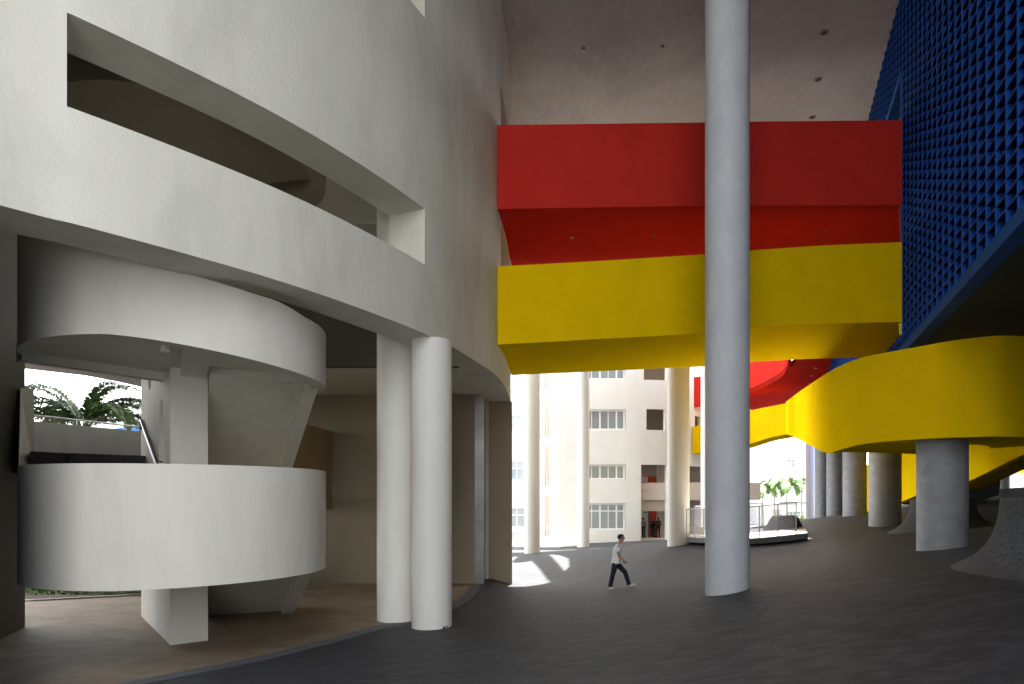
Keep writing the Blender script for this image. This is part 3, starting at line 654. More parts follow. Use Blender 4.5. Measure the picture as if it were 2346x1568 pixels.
# far yellow bridge and far red gallery
fb = empty('footbridge', (18, 56, 4), 'far yellow footbridge joining the curved ramp to the rounded building', 'footbridge')
fp = [(1587, 978, 1040, 58.9), (1606, 974, 1038, 58.8), (1650, 962, 1034, 58.4), (1716, 942, 1018, 57.5), (1760, 933, 1004, 55.5), (1801, 925, 995.5, 53.5), (1830, 920, 990, 51.5)]
pl = [tuple(p) for p in dense([(PX(a, Y), Y, Z_at(b, Y), Z_at(t, Y)) for a, t, b, Y in fp], 0.5)]
ribbon(pl, 0.2, 1).build('front_parapet', M['yellow'], fb, smooth=True)
back = [(p[0] + 1.8, p[1] + 3.6, p[2] + .05, p[3] + 0.55) for p in pl]
ribbon(back, 0.2, -1).build('rear_parapet', M['yellow'], fb, smooth=True)
slab([(p[0], p[1] + .22, p[2] + .01) for p in pl], [(p[0] + 1.8, p[1] + 3.38, p[2] + .06) for p in pl], 0.3).build('deck', M['yellow'], fb, smooth=True)
fg = empty('gallery', (20, 55, 9), 'far red gallery curving above the yellow footbridge', 'gallery')
rz = 9.2
rpx = [(1587, 933.0, 7.95), (1606, 932, 8.0), (1660, 918, 8.65), (1715, 901, rz), (1760, 882, rz), (1790, 864, rz), (1803, 842, rz), (1806, 815, rz), (1804, 790, rz)]
pl = [tuple(p) for p in dense([(PX(a, zz * F / (HY - b)), zz * F / (HY - b), zz, zz + 2.62) for a, b, zz in rpx], 0.5)]
ribbon(pl, 0.2, 1).build('front_parapet', M['red'], fg, smooth=True)
outer_ = [(p[0], p[1]) for p in pl if p[0] > 19.6]
MB().prism(outer_ + [(bp(38).x, 38), (bp(62.5).x, 62.5), (bp(70).x - 1, 72), (18, 72)], rz + 0.01, rz + 0.4).build('deck', M['red'], fg)
for px, py in ((1868, 844), (1859, 862), (1854, 880), (1847, 896)):
    Y = rz * F / (HY - py); downlight((PX(px, Y), Y, rz + 0.01), 0.07, fg)

# ------------------------------------------------------------------ mounds
def mound(cx, cy, rt, ht, foot, label):
    zb = g1(cx, cy); n = 26; seg = 64
    def ringz(r, h):
        out = []
        for k in range(seg):
            t = 2 * math.pi * k / seg; x = cx + r * math.cos(t); y = cy + r * math.sin(t); z = (zb + h) if h > ht * .98 else None
            out.append((x, y, z))
        g = gz([p[0] for p in out], [p[1] for p in out])
        return [(p[0], p[1], (zb * (h / ht) + float(gg) * (1 - h / ht)) + h) for p, gg in zip(out, g)]
    def shell(ts):
        vs = []; fs = []
        for t in ts: vs += ringz(rt + 0.16 * t + (foot - rt - 0.16) * t ** 3.4, ht * (1 - t) ** 1.25 - 0.012 * (t >= 1))
        for i in range(len(ts) - 1):
            for k in range(seg): k2 = (k + 1) % seg; fs.append((i * seg + k, i * seg + k2, (i + 1) * seg + k2, (i + 1) * seg + k))
        return vs, fs
    ts = [i / n for i in range(n + 1)]
    vs, fs = shell([t for t in ts if t <= 0.85]); top = [(cx + (p[0] - cx) * .9, cy + (p[1] - cy) * .9, p[2] + .03) for p in vs[:seg]]
    b = len(vs); vs += top; fs += [(k, (k + 1) % seg, b + (k + 1) % seg, b + k) for k in range(seg)] + [tuple(b + k for k in range(seg))]
    o = MB().add(vs, fs).build('mound', M['conc_rough'], None, smooth=True, angle=50, loc=(cx, cy, zb)); tag(o, label, 'mound', 'flared concrete mounds on the asphalt')
    vs, fs = shell([t for t in ts if t >= 0.84]); MB().add(vs, fs).build('foot', M['asphalt_pale'], o, smooth=True, angle=50)
mound(9.95, 12.2, 1.0, 1.15, 1.82, 'near rough grey flared mound cut by the right edge')
mound(15.25, 24.2, 0.98, 1.02, 1.75, 'smaller dark flared mound half hidden behind the thick short column')

# ------------------------------------------------------------------ deck with mesh fence
dk = empty('terrace', (11, 30, -1.5), 'sunlit pale terrace slab behind the curved mesh fence', 'terrace')
dz = -1.42
front = [P(1574, 1235, 29.6), P(1640, 1236, 27.6), P(1716, 1234.5, 26.4), P(1780, 1230, 25.9), P(1850, 1222, 25.8)]
front = [(v.x, v.y) for v in front]; front = [tuple(p) for p in dense(front, 0.3)]
dzf = lambda x: float(np.interp(x, [7.5, 9.2, 11.2], [-1.68, -1.55, -1.30]))
top = [(x, y, dzf(x)) for x, y in front]
bk = [(x * 1.385, y + 10.5, dzf(x) - 0.02) for x, y in front]
slab([(a, b, c - 0.14) for a, b, c in top], [(a, b, c - 0.14) for a, b, c in bk], 0.14).build('paving', M['deck'], dk)
ribbon([(x, y - .03, z - .2, z + .004) for x, y, z in top], 0.02, -1).build('edge_shade_strip', M['gutter'], dk)  # dark strip added for the shade on the front edge
# fence
fe = empty('mesh_fence', (top[0][0], top[0][1], top[0][2]), 'curved steel fence of wire mesh along the terrace edge', 'fence')
fl = [(x, y + 0.18, z) for x, y, z in top]; fu = arclen(fl)
def fpt(u, dz_=0): return Vector((np.interp(u, fu, [p[0] for p in fl]), np.interp(u, fu, [p[1] for p in fl]), np.interp(u, fu, [p[2] for p in fl]) + dz_))
FH = 1.22; L = float(fu[-1]) - 0.35
fposts = np.linspace(0.05, L, 9)
def fence(root, fpt, L, posts):
    for u in posts: MB().tube([fpt(u, -0.02), fpt(u, FH + 0.02)], 0.025, 8).build('post', M['galv'], root, smooth=True)
    n = 30
    MB().tube([fpt(u, FH) for u in np.linspace(0.05, L, n)], 0.022, 8).build('top_rail', M['galv'], root, smooth=True)
    MB().tube([fpt(u, 0.12) for u in np.linspace(0.05, L, n)], 0.016, 8).build('bottom_rail', M['galv'], root, smooth=True)
    mb = MB(); s = 0.085; h = FH - 0.14
    u = 0.05 - h
    while u < L:
        for sg in (1, -1):
            pts = []
            for k in range(13):
                t = k / 12; uu = u + h * t if sg == 1 else u + h * (1 - t)
                if 0.05 <= uu <= L: pts.append(fpt(uu, 0.12 + h * t))
            if len(pts) > 1: mb.tube(pts, 0.0065, 3, caps=False)
        u += s
    mb.build('wire_mesh', M['galv'], root, kind='stuff')
fence(fe, fpt, L, fposts)
# return fence at the rear
fe2 = empty('mesh_fence', (10, 37, -1.5), 'farther straight mesh fence across the back of the terrace', 'fence')
q0, q1 = Vector((9.2, 34.5, -1.62)), Vector((13.2, 36.0, -1.45))
L2 = (q1 - q0).length; fpt2 = lambda u, dz_=0: q0.lerp(q1, u / L2) + Vector((0, 0, dz_))
fence(fe2, fpt2, L2 - 0.02, np.linspace(0.05, L2 - .05, 5))
zc = -1.44
prof = [(0.45, 0.66), (0.58, 0.62), (0.72, 0.36), (0.84, 0.12), (0.98, -0.02), (1.02, -.1)]
o = MB().lathe((PX(1797, 31.5), 31.5, zc), prof, 40, 1.0, 0.8).build('mound', M['rubber'], None, smooth=True, loc=(PX(1797, 31.5), 31.5, zc))
tag(o, 'dark low mound standing on the terrace behind the mesh fence', 'mound', 'flared concrete mounds on the asphalt')
for px, Y, lb in ((1588, 31.5, 'small cream box on the terrace by the fence end'), (1605, 31.0, 'second cream box on the terrace beside the bright column')):
    c = P(px, 1222, Y); mb = MB(); mb.box((c.x, c.y, dzf(8) + 0.17), (0.32, 0.25, 0.32)); mb.box((c.x, c.y, dzf(8) + 0.35), (0.36, 0.29, 0.04)); o = mb.build('storage_box', M['warm_plaster'], None, loc=(c.x, c.y, dzf(8)), bevel=0.01)
    tag(o, lb, 'box', 'cream boxes on the terrace')

# ------------------------------------------------------------------ far buildings
def window(parent, c, ax, wdt, hgt, cols, transom=None, depth=0.06, glass='glass', minor=True, blind=False, nrm=None):
    """c: centre of the opening on the frame plane; ax: unit vector along the wall; nrm: towards the viewer"""
    c = Vector(c); ax = Vector(ax).normalized(); nr = nrm or Vector((ax.y, -ax.x, 0)); Zv = Vector((0, 0, 1)); t = 0.12
    mb = MB()
    for s in (-1, 1):
        mb.box(c + ax * s * (wdt / 2 - t / 2), (t, depth, hgt), ax, nr); mb.box(c + Zv * s * (hgt / 2 - t / 2), (wdt - 2 * t, depth, t), ax, nr)
    f = mb.build('window', M['frame'], parent)
    for k in range(1, cols):
        major = (k % 2 == 0)
        x = -wdt / 2 + wdt * k / cols; mb = MB(); mb.box(c + ax * x, (0.14 if major else 0.07, depth * 0.8, hgt - 2 * t), ax, nr); mb.build('mullion', M['frame'], f)
    if transom is not None:
        mb = MB(); mb.box(c + Zv * (-hgt / 2 + hgt * transom), (wdt - 2 * t, depth * 0.7, 0.10), ax, nr); mb.build('transom', M['frame'], f)
    for k in range(cols):
        x = -wdt / 2 + wdt * (k + 0.5) / cols; mb = MB(); mb.box(c + ax * x - nr * 0.012, (wdt / cols - 0.045, 0.012, hgt - 2 * t - 0.004), ax, nr); mb.build('pane', M[glass], f)
    if blind:
        n = int((hgt * (transom or 1)) / 0.11); mb = MB()
        for i in range(n): mb.box(c + Zv * (-hgt / 2 + 0.12 + i * 0.11) - nr * 0.006 + ax * 0.0, (wdt - 2 * t, 0.016, 0.07), ax, nr)
        mb.build('blind', M['curtain'], f)
    return f

YB = 57.0
rb = empty('rounded_building', (12, YB, -3.8), 'white rounded school block with stacked windows beyond the bridges', 'building')
rplan = [(PX(1280, YB), YB), (PX(1340, YB), YB), (PX(1434, YB), YB), (PX(1480, YB), YB + 0.1), (PX(1528, YB + .5), YB + 0.5), (PX(1570, YB + 1.5), YB + 1.5), (PX(1606, YB + 3), YB + 3), (PX(1660, YB + 6.5), YB + 6.5), (PX(1700, YB + 10), YB + 10), (PX(1728, YB + 15), YB + 15), (PX(1740, YB + 20), YB + 20)]
RPL = dense(rplan, 0.5); RU = arclen(RPL)
upx = lambda px: u_at_px(RPL, RU, px)
za = lambda py: Z_at(py, YB)
levels = [(986, 938.6), (1099.6, 1065), (1215, 1154), (870.5, 829), (756, 708)]
holes = [(upx(1336), upx(1434), za(b_), za(t)) for b_, t in levels]
ops = [(1481, 1524, 985, 937), (1475, 1528, 870, 815), (1469, 1528, 1245, 1065), (1592, 1606, 977, 945), (1578, 1700, 1262, 1066)]
holes += [(upx(a), upx(b_), za(c_), za(d)) for a, b_, c_, d in ops]
sweep_wall(RPL, -4.6, 22, 0.35, holes).build('facade_wall', M['facade'], rb, smooth=True, angle=30)
for i, (b_, t) in enumerate(levels):
    x0, x1 = PX(1337, YB), PX(1432, YB); zb, zt = za(b_) + 0.02, za(t) - 0.02
    window(rb, ((x0 + x1) / 2, YB + 0.18, (zb + zt) / 2), (1, 0, 0), x1 - x0, zt - zb, 5, (None, 0.72, 0.74, 0.72, 0.72)[(0, 2, 1, 1, 1)[i]] if i != 1 else None, blind=(i == 2))
# dim rooms behind the openings
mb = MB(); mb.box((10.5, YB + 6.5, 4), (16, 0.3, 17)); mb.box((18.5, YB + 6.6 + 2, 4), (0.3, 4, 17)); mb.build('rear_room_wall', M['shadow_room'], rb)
for zf in (-3.65, 0.75, 4.1, 8.3, 12.5):
    MB().prism([(PX(1284, YB), YB + .36), (PX(1436, YB), YB + 0.36), (PX(1530, YB), YB + 0.95), (PX(1606, YB + 3), YB + 3.4), (PX(1700, YB + 10), YB + 10.5), (14, YB + 16), (4, YB + 16)], zf, zf + 0.25).build('floor_slab', M['facade_warm'], rb)
# lobby: low beam, band, orange walls with doors and people
xL, xR = PX(1469, YB), PX(1530, YB)
def bx(name, x0, x1, y0, y1, z0, z1, m, parent=rb): mb = MB(); mb.box(((x0 + x1) / 2, (y0 + y1) / 2, (z0 + z1) / 2), (x1 - x0, y1 - y0, z1 - z0)); return mb.build(name, M[m], parent)
bx('balcony_band', xL - 0.5, xR + 8, YB + 0.7, YB + 0.95, za(1146), za(1106), 'facade_warm')
bx('lintel_band', xL - 0.5, xR + 0.6, YB + 1.1, YB + 1.5, za(1172), za(1147), 'facade_warm')
bx('lobby_wall', xL - 0.6, PX(1509, YB + 4), YB + 4.0, YB + 4.2, -3.6, -0.4, 'orange')
bx('lobby_wall', xL - 0.6, PX(1506, YB + 4), YB + 4.0, YB + 4.2, 1.0, za(1088), 'orange')
bx('lobby_pier', PX(1507, YB + 2.8), PX(1530, YB + 2.8), YB + 2.8, YB + 3.3, -3.6, 4.0, 'facade_warm')
dr = bx('door', xL, PX(1485, YB + 3.9), YB + 3.9, YB + 3.96, -3.5, -1.0, 'white'); bx('door_frame', PX(1485.2, YB + 3.9), PX(1487.5, YB + 3.9), YB + 3.86, YB + 3.96, -3.5, -0.9, 'gutter', dr)
bx('door', xL - .2, PX(1484, YB + 3.9), YB + 3.9, YB + 3.96, 1.05, 1.95, 'white')
es = bx('exit_sign', PX(1474.5, YB + 3.8), PX(1482.5, YB + 3.8), YB + 3.78, YB + 3.84, za(1178) - .02, za(1174.5), 'exit'); bx('sign_symbol', PX(1477.5, YB + 3.8), PX(1479.5, YB + 3.8), YB + 3.77, YB + 3.779, za(1177.5), za(1175.5), 'white', es)
es = bx('exit_sign', PX(1495, YB + 3.8), PX(1502, YB + 3.8), YB + 3.78, YB + 3.84, za(1092.5), za(1089), 'exit'); bx('sign_symbol', PX(1497.5, YB + 3.8), PX(1499, YB + 3.8), YB + 3.77, YB + 3.779, za(1092), za(1089.8), 'white', es)
bx('notice_board', PX(1470, YB + 3.8), PX(1477, YB + 3.8), YB + 3.84, YB + 3.89, za(1194), za(1190), 'redsign')
bx('notice_board', PX(1501, YB + 3.9), PX(1504.5, YB + 3.9), YB + 3.94, YB + 3.99, za(1200), za(1196), 'white')
# outer stair shape behind the column
c = P(1594, 1105, YB + 6); MB().lathe((c.x - 1, c.y, -0.2), [(1.6, 0), (1.9, 0.3), (1.9, 1.5), (1.6, 1.7)], 32).build('stair_bowl', M['facade_warm'], rb, smooth=True)
# drum at the right end of the block
drm = MB().lathe((PX(1722, 76) - 2.2, 78, -4.4), [(2.6, 0), (2.6, 7.0), (2.75, 7.02), (2.75, 13.0)], 48).build('end_drum', M['facade_warm'], rb, smooth=True, angle=30)

# building on the left behind
lb = empty('left_block', (1, 60, -3.9), 'white far block with ribbon windows and slatted sun shades at the left of the gap', 'building')
lplan = dense([(-6.5, 62.3), (PX(1170, 61.0), 61.0), (PX(1237, 59.2), 59.2), (PX(1272, 58.0), 58.0)], 0.5); LU = arclen(lplan)
la = Vector((lplan[-1][0] - lplan[0][0], lplan[-1][1] - lplan[0][1], 0)).normalized(); ln = Vector((la.y, -la.x, 0))
LY = 60.6
rows = [(888, 822), (996, 950), (1102, 1056), (1210, 1162)]
holesL = [(0.6, u_at_px(lplan, LU, 1206), Z_at(b_, LY), Z_at(t, LY)) for b_, t in rows]
sweep_wall(lplan, -4.6, 22, 0.35, holesL).build('facade_wall', M['facade'], lb)
for (u0, u1, z0, z1), gm in zip(holesL, ('sky_reflect_glass', 'glass', 'glass', 'glass')):
    um = (u0 + u1) / 2; x = np.interp(um, LU, [p[0] for p in lplan]); y = np.interp(um, LU, [p[1] for p in lplan])
    window(lb, (x - ln.x * .2, y - ln.y * .2, (z0 + z1) / 2), la, u1 - u0 - 0.02, z1 - z0 - 0.02, 8, 0.62, glass=gm, nrm=ln)
for b_, t in rows:   # sill and head ledges
    for zz in (Z_at(b_ + 5, LY), Z_at(t - 6, LY)):
        uu = u_at_px(lplan, LU, 1206) / 2; x = np.interp(uu, LU, [p[0] for p in lplan]); y = np.interp(uu, LU, [p[1] for p in lplan])
        mb = MB(); mb.box((x + ln.x * .1, y + ln.y * .1, zz), (uu * 2 + .3, 0.24, 0.3), la, ln); mb.build('ledge', M['facade'], lb)
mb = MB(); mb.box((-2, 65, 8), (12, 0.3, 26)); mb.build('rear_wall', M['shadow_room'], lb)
for fy0, fy1 in ((833.6 + 131 * .2785 - 96, 833.6 + 200 * .2785), (833.6 + 262 * .2785, 833.6 + 601 * .2785), (833.6 + 671 * .2785, 833.6 + 1006 * .2785), (833.6 + 1080 * .2785, 833.6 + 1414 * .2785)):
    Yf = 58.4; zt, zb = Z_at(fy0, Yf), Z_at(fy1, Yf)
    a = [Vector((PX(1248, Yf), Yf, zt)), Vector((PX(1263, Yf), Yf + .1, zt - 0.12)), Vector((PX(1263, Yf), Yf + .1, zb)), Vector((PX(1253, Yf), Yf - .1, zb + 0.05))]
    mb = MB(); mb.add(a + [v + Vector((-.1, 1.0, 0)) for v in a], [(0, 1, 2, 3), (4, 5, 6, 7), (0, 1, 5, 4), (1, 2, 6, 5), (2, 3, 7, 6), (3, 0, 4, 7)])
    sh = mb.build('sun_shade', M['facade_warm'], lb)
    n = 13
    for i in range(n):
        z = zb + (zt - zb) * (i + 0.6) / n; mb = MB(); mb.box((PX(1242.5, Yf), Yf + 0.15, z), (0.42, 0.3, 0.05), la, ln); mb.build('slat', M['facade'], sh)
    mb = MB(); mb.box((PX(1243, Yf), Yf + 0.42, (zb + zt) / 2), (0.5, 0.06, zt - zb), la, ln); mb.build('shade_back', M['frame'], sh)
# thin white strip at the inner corner
MB().box((PX(1276, 57.6), 57.5, 8), (0.26, 0.4, 25)).build('corner_strip', M['frame'], lb)
# concrete side path at foot of far block
MB().prism([(-8, 52.6), (3.6, 51.4), (6.2, 54.5), (6.2, 57), (-8, 60)], -3.9, -3.62).build('path', M['deck'], kind='structure')

# far right block seen beyond the terrace
YR = 105.0
fr_ = empty('far_block', (45, YR, -4), 'sunny white distant block with louvres seen above the mesh fence', 'building')
fx = lambda px: PX(px, YR); fz = lambda py: Z_at(py, YR)
fh = [(1802, 1822, 1075, 1052), (1838, 1850, 1075, 1052), (1745, 1757, 1078, 1056), (1810, 1842, 1132, 1108), (1744, 1760, 1190, 1172), (1800, 1842, 1192, 1172)]
fpl = dense([(fx(1700), YR + 4), (fx(1780), YR), (fx(1900), YR)], 2.0); fpu = arclen(fpl)
mb = sweep_wall(fpl, -4.5, 30, 0.4, [(u_at_px(fpl, fpu, a), u_at_px(fpl, fpu, b_), fz(c_), fz(d)) for a, b_, c_, d in fh]); mb.build('facade_wall', M['facade'], fr_)
for a, b_, c_, d in fh:
    yy_ = float(np.interp((a + b_) / 2, [1700, 1780, 1900], [YR + 4, YR, YR])) + 0.25
    window(fr_, ((fx(a) + fx(b_)) / 2 * yy_ / YR, yy_, (fz(c_) + fz(d)) / 2), (1, 0, 0), fx(b_) - fx(a) + .1, fz(d) - fz(c_) + .1, max(2, int((b_ - a) / 8)), 0.65, nrm=Vector((0, -1, 0)))
for a, b_, c_, d in ((1764, 1784, 1082, 1045), (1766, 1786, 1196, 1166)):
    pn = bx('louvre_panel', fx(a), fx(b_), YR - 0.35, YR - 0.25, fz(c_), fz(d), 'frame', fr_)
    for i in range(12): z = fz(c_) + (fz(d) - fz(c_)) * (i + .5) / 12; bx('slat', fx(a) + .05, fx(b_) - .05, YR - 0.42, YR - 0.36, z - .05, z + .03, 'warm_plaster', pn)
for z in (1094, 1100, 1150):
    bx('ledge', fx(1780), fx(1880), YR - .9, YR - .001, fz(z), fz(z) + .4, 'facade', fr_)
bx('side_wing', fx(1740), fx(1767), YR - 3, YR - 2.5, fz(1160), fz(1150), 'facade', fr_)
# strip of building at the far right edge
er = empty('edge_block', (60, 80, 0), 'far white block with red and yellow bands at the right edge', 'building')
c0 = PX(2300, 80); bx('white_wall', c0, c0 + 20, 80, 81, -1, Z_at(1080, 80), 'facade', er)
bx('yellow_band', c0, c0 + 20, 79.6, 79.9, Z_at(1083, 80), Z_at(1076, 80), 'yellow', er); bx('red_band', c0, c0 + 20, 79.4, 79.7, Z_at(1076, 80) + .01, Z_at(1040, 80), 'red', er)
# building seen through the left opening, beyond the palm
gb = empty('garden_block', (-26, 44, -3), 'far white wall with a bright blue base beyond the palm', 'building')
a = [P(75, 962, 44), P(290, 920, 42), P(345, 905, 41), P(345, 1075, 41), P(75, 1075, 44)]
mb = MB(); mb.add(a + [v + Vector((-.3, 2, 0)) for v in a], [(0, 1, 2, 3, 4), (9, 8, 7, 6, 5)] + [(i, (i + 1) % 5, (i + 1) % 5 + 5, i + 5) for i in range(5)]); mb.build('white_wall', M['facade'], gb)
a = [P(250, 985, 39.5), P(345, 968, 39), P(345, 1075, 39), P(250, 1075, 39.5)]
mb = MB(); mb.add(a + [v + Vector((-.1, .4, 0)) for v in a], [(0, 1, 2, 3), (7, 6, 5, 4)] + [(i, (i + 1) % 4, (i + 1) % 4 + 4, i + 4) for i in range(4)]); mb.build('blue_base', M['blue_wall'], gb)

# ------------------------------------------------------------------ plants
def frond(mb, base, azim, elev, length, droop, leaf_len, seed, n=46, wleaf=0.022):
    rr = random.Random(seed); pts = []; p = Vector(base); e = elev; step = length / 16
    for i in range(17):
        pts.append(p.copy()); d = Vector((math.cos(azim) * math.cos(e), math.sin(azim) * math.cos(e), math.sin(e))); p = p + d * step; e -= droop / 16 * (0.5 + i / 12)
    mb.tube(pts, [0.028 * (1 - 0.8 * i / 16) for i in range(17)], 5)
    side0 = Vector((-math.sin(azim), math.cos(azim), 0))
    for i in range(n):
        t = 0.14 + 0.86 * i / n; f = t * 16; k = min(15, int(f)); b = pts[k].lerp(pts[k + 1], f - k); tan = (pts[k + 1] - pts[k]).normalized()
        ll = leaf_len * (math.sin(math.pi * min(1, 0.18 + t * 0.82)) ** 0.6) * rr.uniform(.85, 1.1)
        for s in (-1, 1):
            side = side0 * s; up = side.cross(tan) * s
            d = (side * rr.uniform(.65, .95) + tan * rr.uniform(.45, .75) + Vector((0, 0, 1)) * rr.uniform(-.1, .45)).normalized()
            wv = tan.cross(d).normalized().cross(d) * wleaf * rr.uniform(.8, 1.4)
            m_ = b + d * ll * 0.55 + Vector((0, 0, -0.04 * ll)); e_ = b + d * ll + Vector((0, 0, -0.28 * ll * rr.uniform(.6, 1.5)))
            mb.add([b - wv * .5, b + wv * .5, m_ + wv, m_ - wv, e_], [(0, 1, 2, 3), (3, 2, 4)])
def palm(x, y, zg, zc, nfr, flen, leaf, seed, label, m='leaf', group=None, thin=0.09, elevs=(0.2, 1.45), n=46, droop=1.9, wl=0.022, azs=None):
    root = empty('palm_tree', (x, y, zg), label, 'palm tree', group); rr = random.Random(seed)
    MB().tube([(x + 0.03 * math.sin(i), y, zg + (zc - zg) * i / 8) for i in range(9)], [thin * (1.25 - 0.35 * i / 8) for i in range(9)], 12).build('trunk', M['bark'], root, smooth=True)
    for i in range(nfr):
        az = (i * 2.39996 + rr.uniform(-.2, .2)) if azs is None else azs[i % len(azs)] + rr.uniform(-.12, .12)
        el = elevs[1] - (elevs[1] - elevs[0]) * ((i + 0.5) / nfr) ** 0.8
        mb = MB(); frond(mb, (x, y, zc), az, el, flen * rr.uniform(.85, 1.1), droop * rr.uniform(.85, 1.15), leaf, seed * 100 + i, n, wl); mb.build('frond', M[m], root)
    return root
pc = P(188, 985, 29.0)
palm(pc.x, 29.0, -3.1, pc.z, 24, 3.7, 0.58, 3, 'feathery green palm filling the left opening behind the stair parapet', n=95, wl=0.034, elevs=(0.55, 1.35), droop=2.0, azs=[0.1, 3.05, -0.35, 3.5, 0.5, 2.7, 0.3, 3.4, -0.15, 3.3, 0.8, 2.4, -0.6])
for i, (px, py, Y, sz, lbx) in enumerate(((1748, 1118, 90, 1.45, 'left small palm in the sun beyond the terrace'), (1803, 1108, 86, 1.7, 'tall middle palm in the sun beyond the terrace'), (1837, 1106, 94, 1.6, 'right palm beside the pale column beyond the terrace'), (1775, 1116, 98, 1.5, 'farther palm between the two sunny palms'))):
    c = P(px, py, Y); palm(c.x, Y, -3.9, c.z, 9, 1.9 * sz, 0.75, 20 + i, lbx, 'leaf_light', 'small palms in the sun beyond the terrace', 0.10, n=30, wl=0.06, elevs=(0.0, 1.2))
def leafmass(name, cx, cy, cz, sx, sy, sz, n, seed, m, label, cat, group=None, ls=0.09, kind='thing'):
    rr = random.Random(seed); mb = MB()
    for i in range(n):
        u = rr.uniform(-1, 1); v = rr.uniform(-1, 1); hh = rr.random() ** 0.7
        x = cx + u * sx; y = cy + v * sy; z = cz + hh * sz * (0.75 + 0.25 * math.sin(u * 9 + v * 4))
        a = Vector((rr.gauss(0, 1), rr.gauss(0, 1), rr.gauss(0, .6))).normalized(); b = a.cross(Vector((rr.gauss(0, 1), rr.gauss(0, 1), rr.gauss(0, 1)))).normalized()
        s = ls * rr.uniform(.6, 1.3); c = Vector((x, y, z)); mb.add([c - a * s, c + b * s * .45, c + a * s, c - b * s * .45], [(0, 1, 2, 3)])
    o = mb.build(name, M[m], None, loc=(cx, cy, cz)); tag(o, label, cat, group, kind); return o
MB().prism([(-40, 20.6), (-14.5, 20.7), (-11.4, 22.2), (-9.8, 24.0), (-9.8, 34), (-40, 34)], FL - .2, FL + 0.03).build('planting_bed', M['soil'], kind='structure')
ribbon([(x, y, FL - .1, FL + 0.05) for x, y in [(-40, 20.5), (-14.5, 20.6), (-11.3, 22.1), (-9.75, 23.9)]], 0.1, 1).build('kerb', M['deck'], kind='structure')
leafmass('hedge', -17, 23.9, FL, 7.5, 1.0, 1.1, 9000, 5, 'hedge', 'low clipped green hedge under the round stair parapet at left', 'hedge', None, 0.09)
leafmass('undergrowth', -16, 22.4, FL, 7.0, 0.6, 0.16, 4500, 6, 'leaf_light', 'short ground cover in front of the hedge', 'ground cover', None, 0.06, 'stuff')
leafmass('hedge', 45, 92, -4, 9, 1.5, 1.8, 3500, 8, 'leaf_light', 'sunny green shrubs at the foot of the distant block', 'hedge', None, 0.3)
leafmass('hedge', 66, 76, -0.3, 8, 1.0, 2.2, 1500, 9, 'leaf_light', 'bright shrubs beyond the crest at the right edge', 'hedge', None, 0.25)
rr_ = random.Random(4)

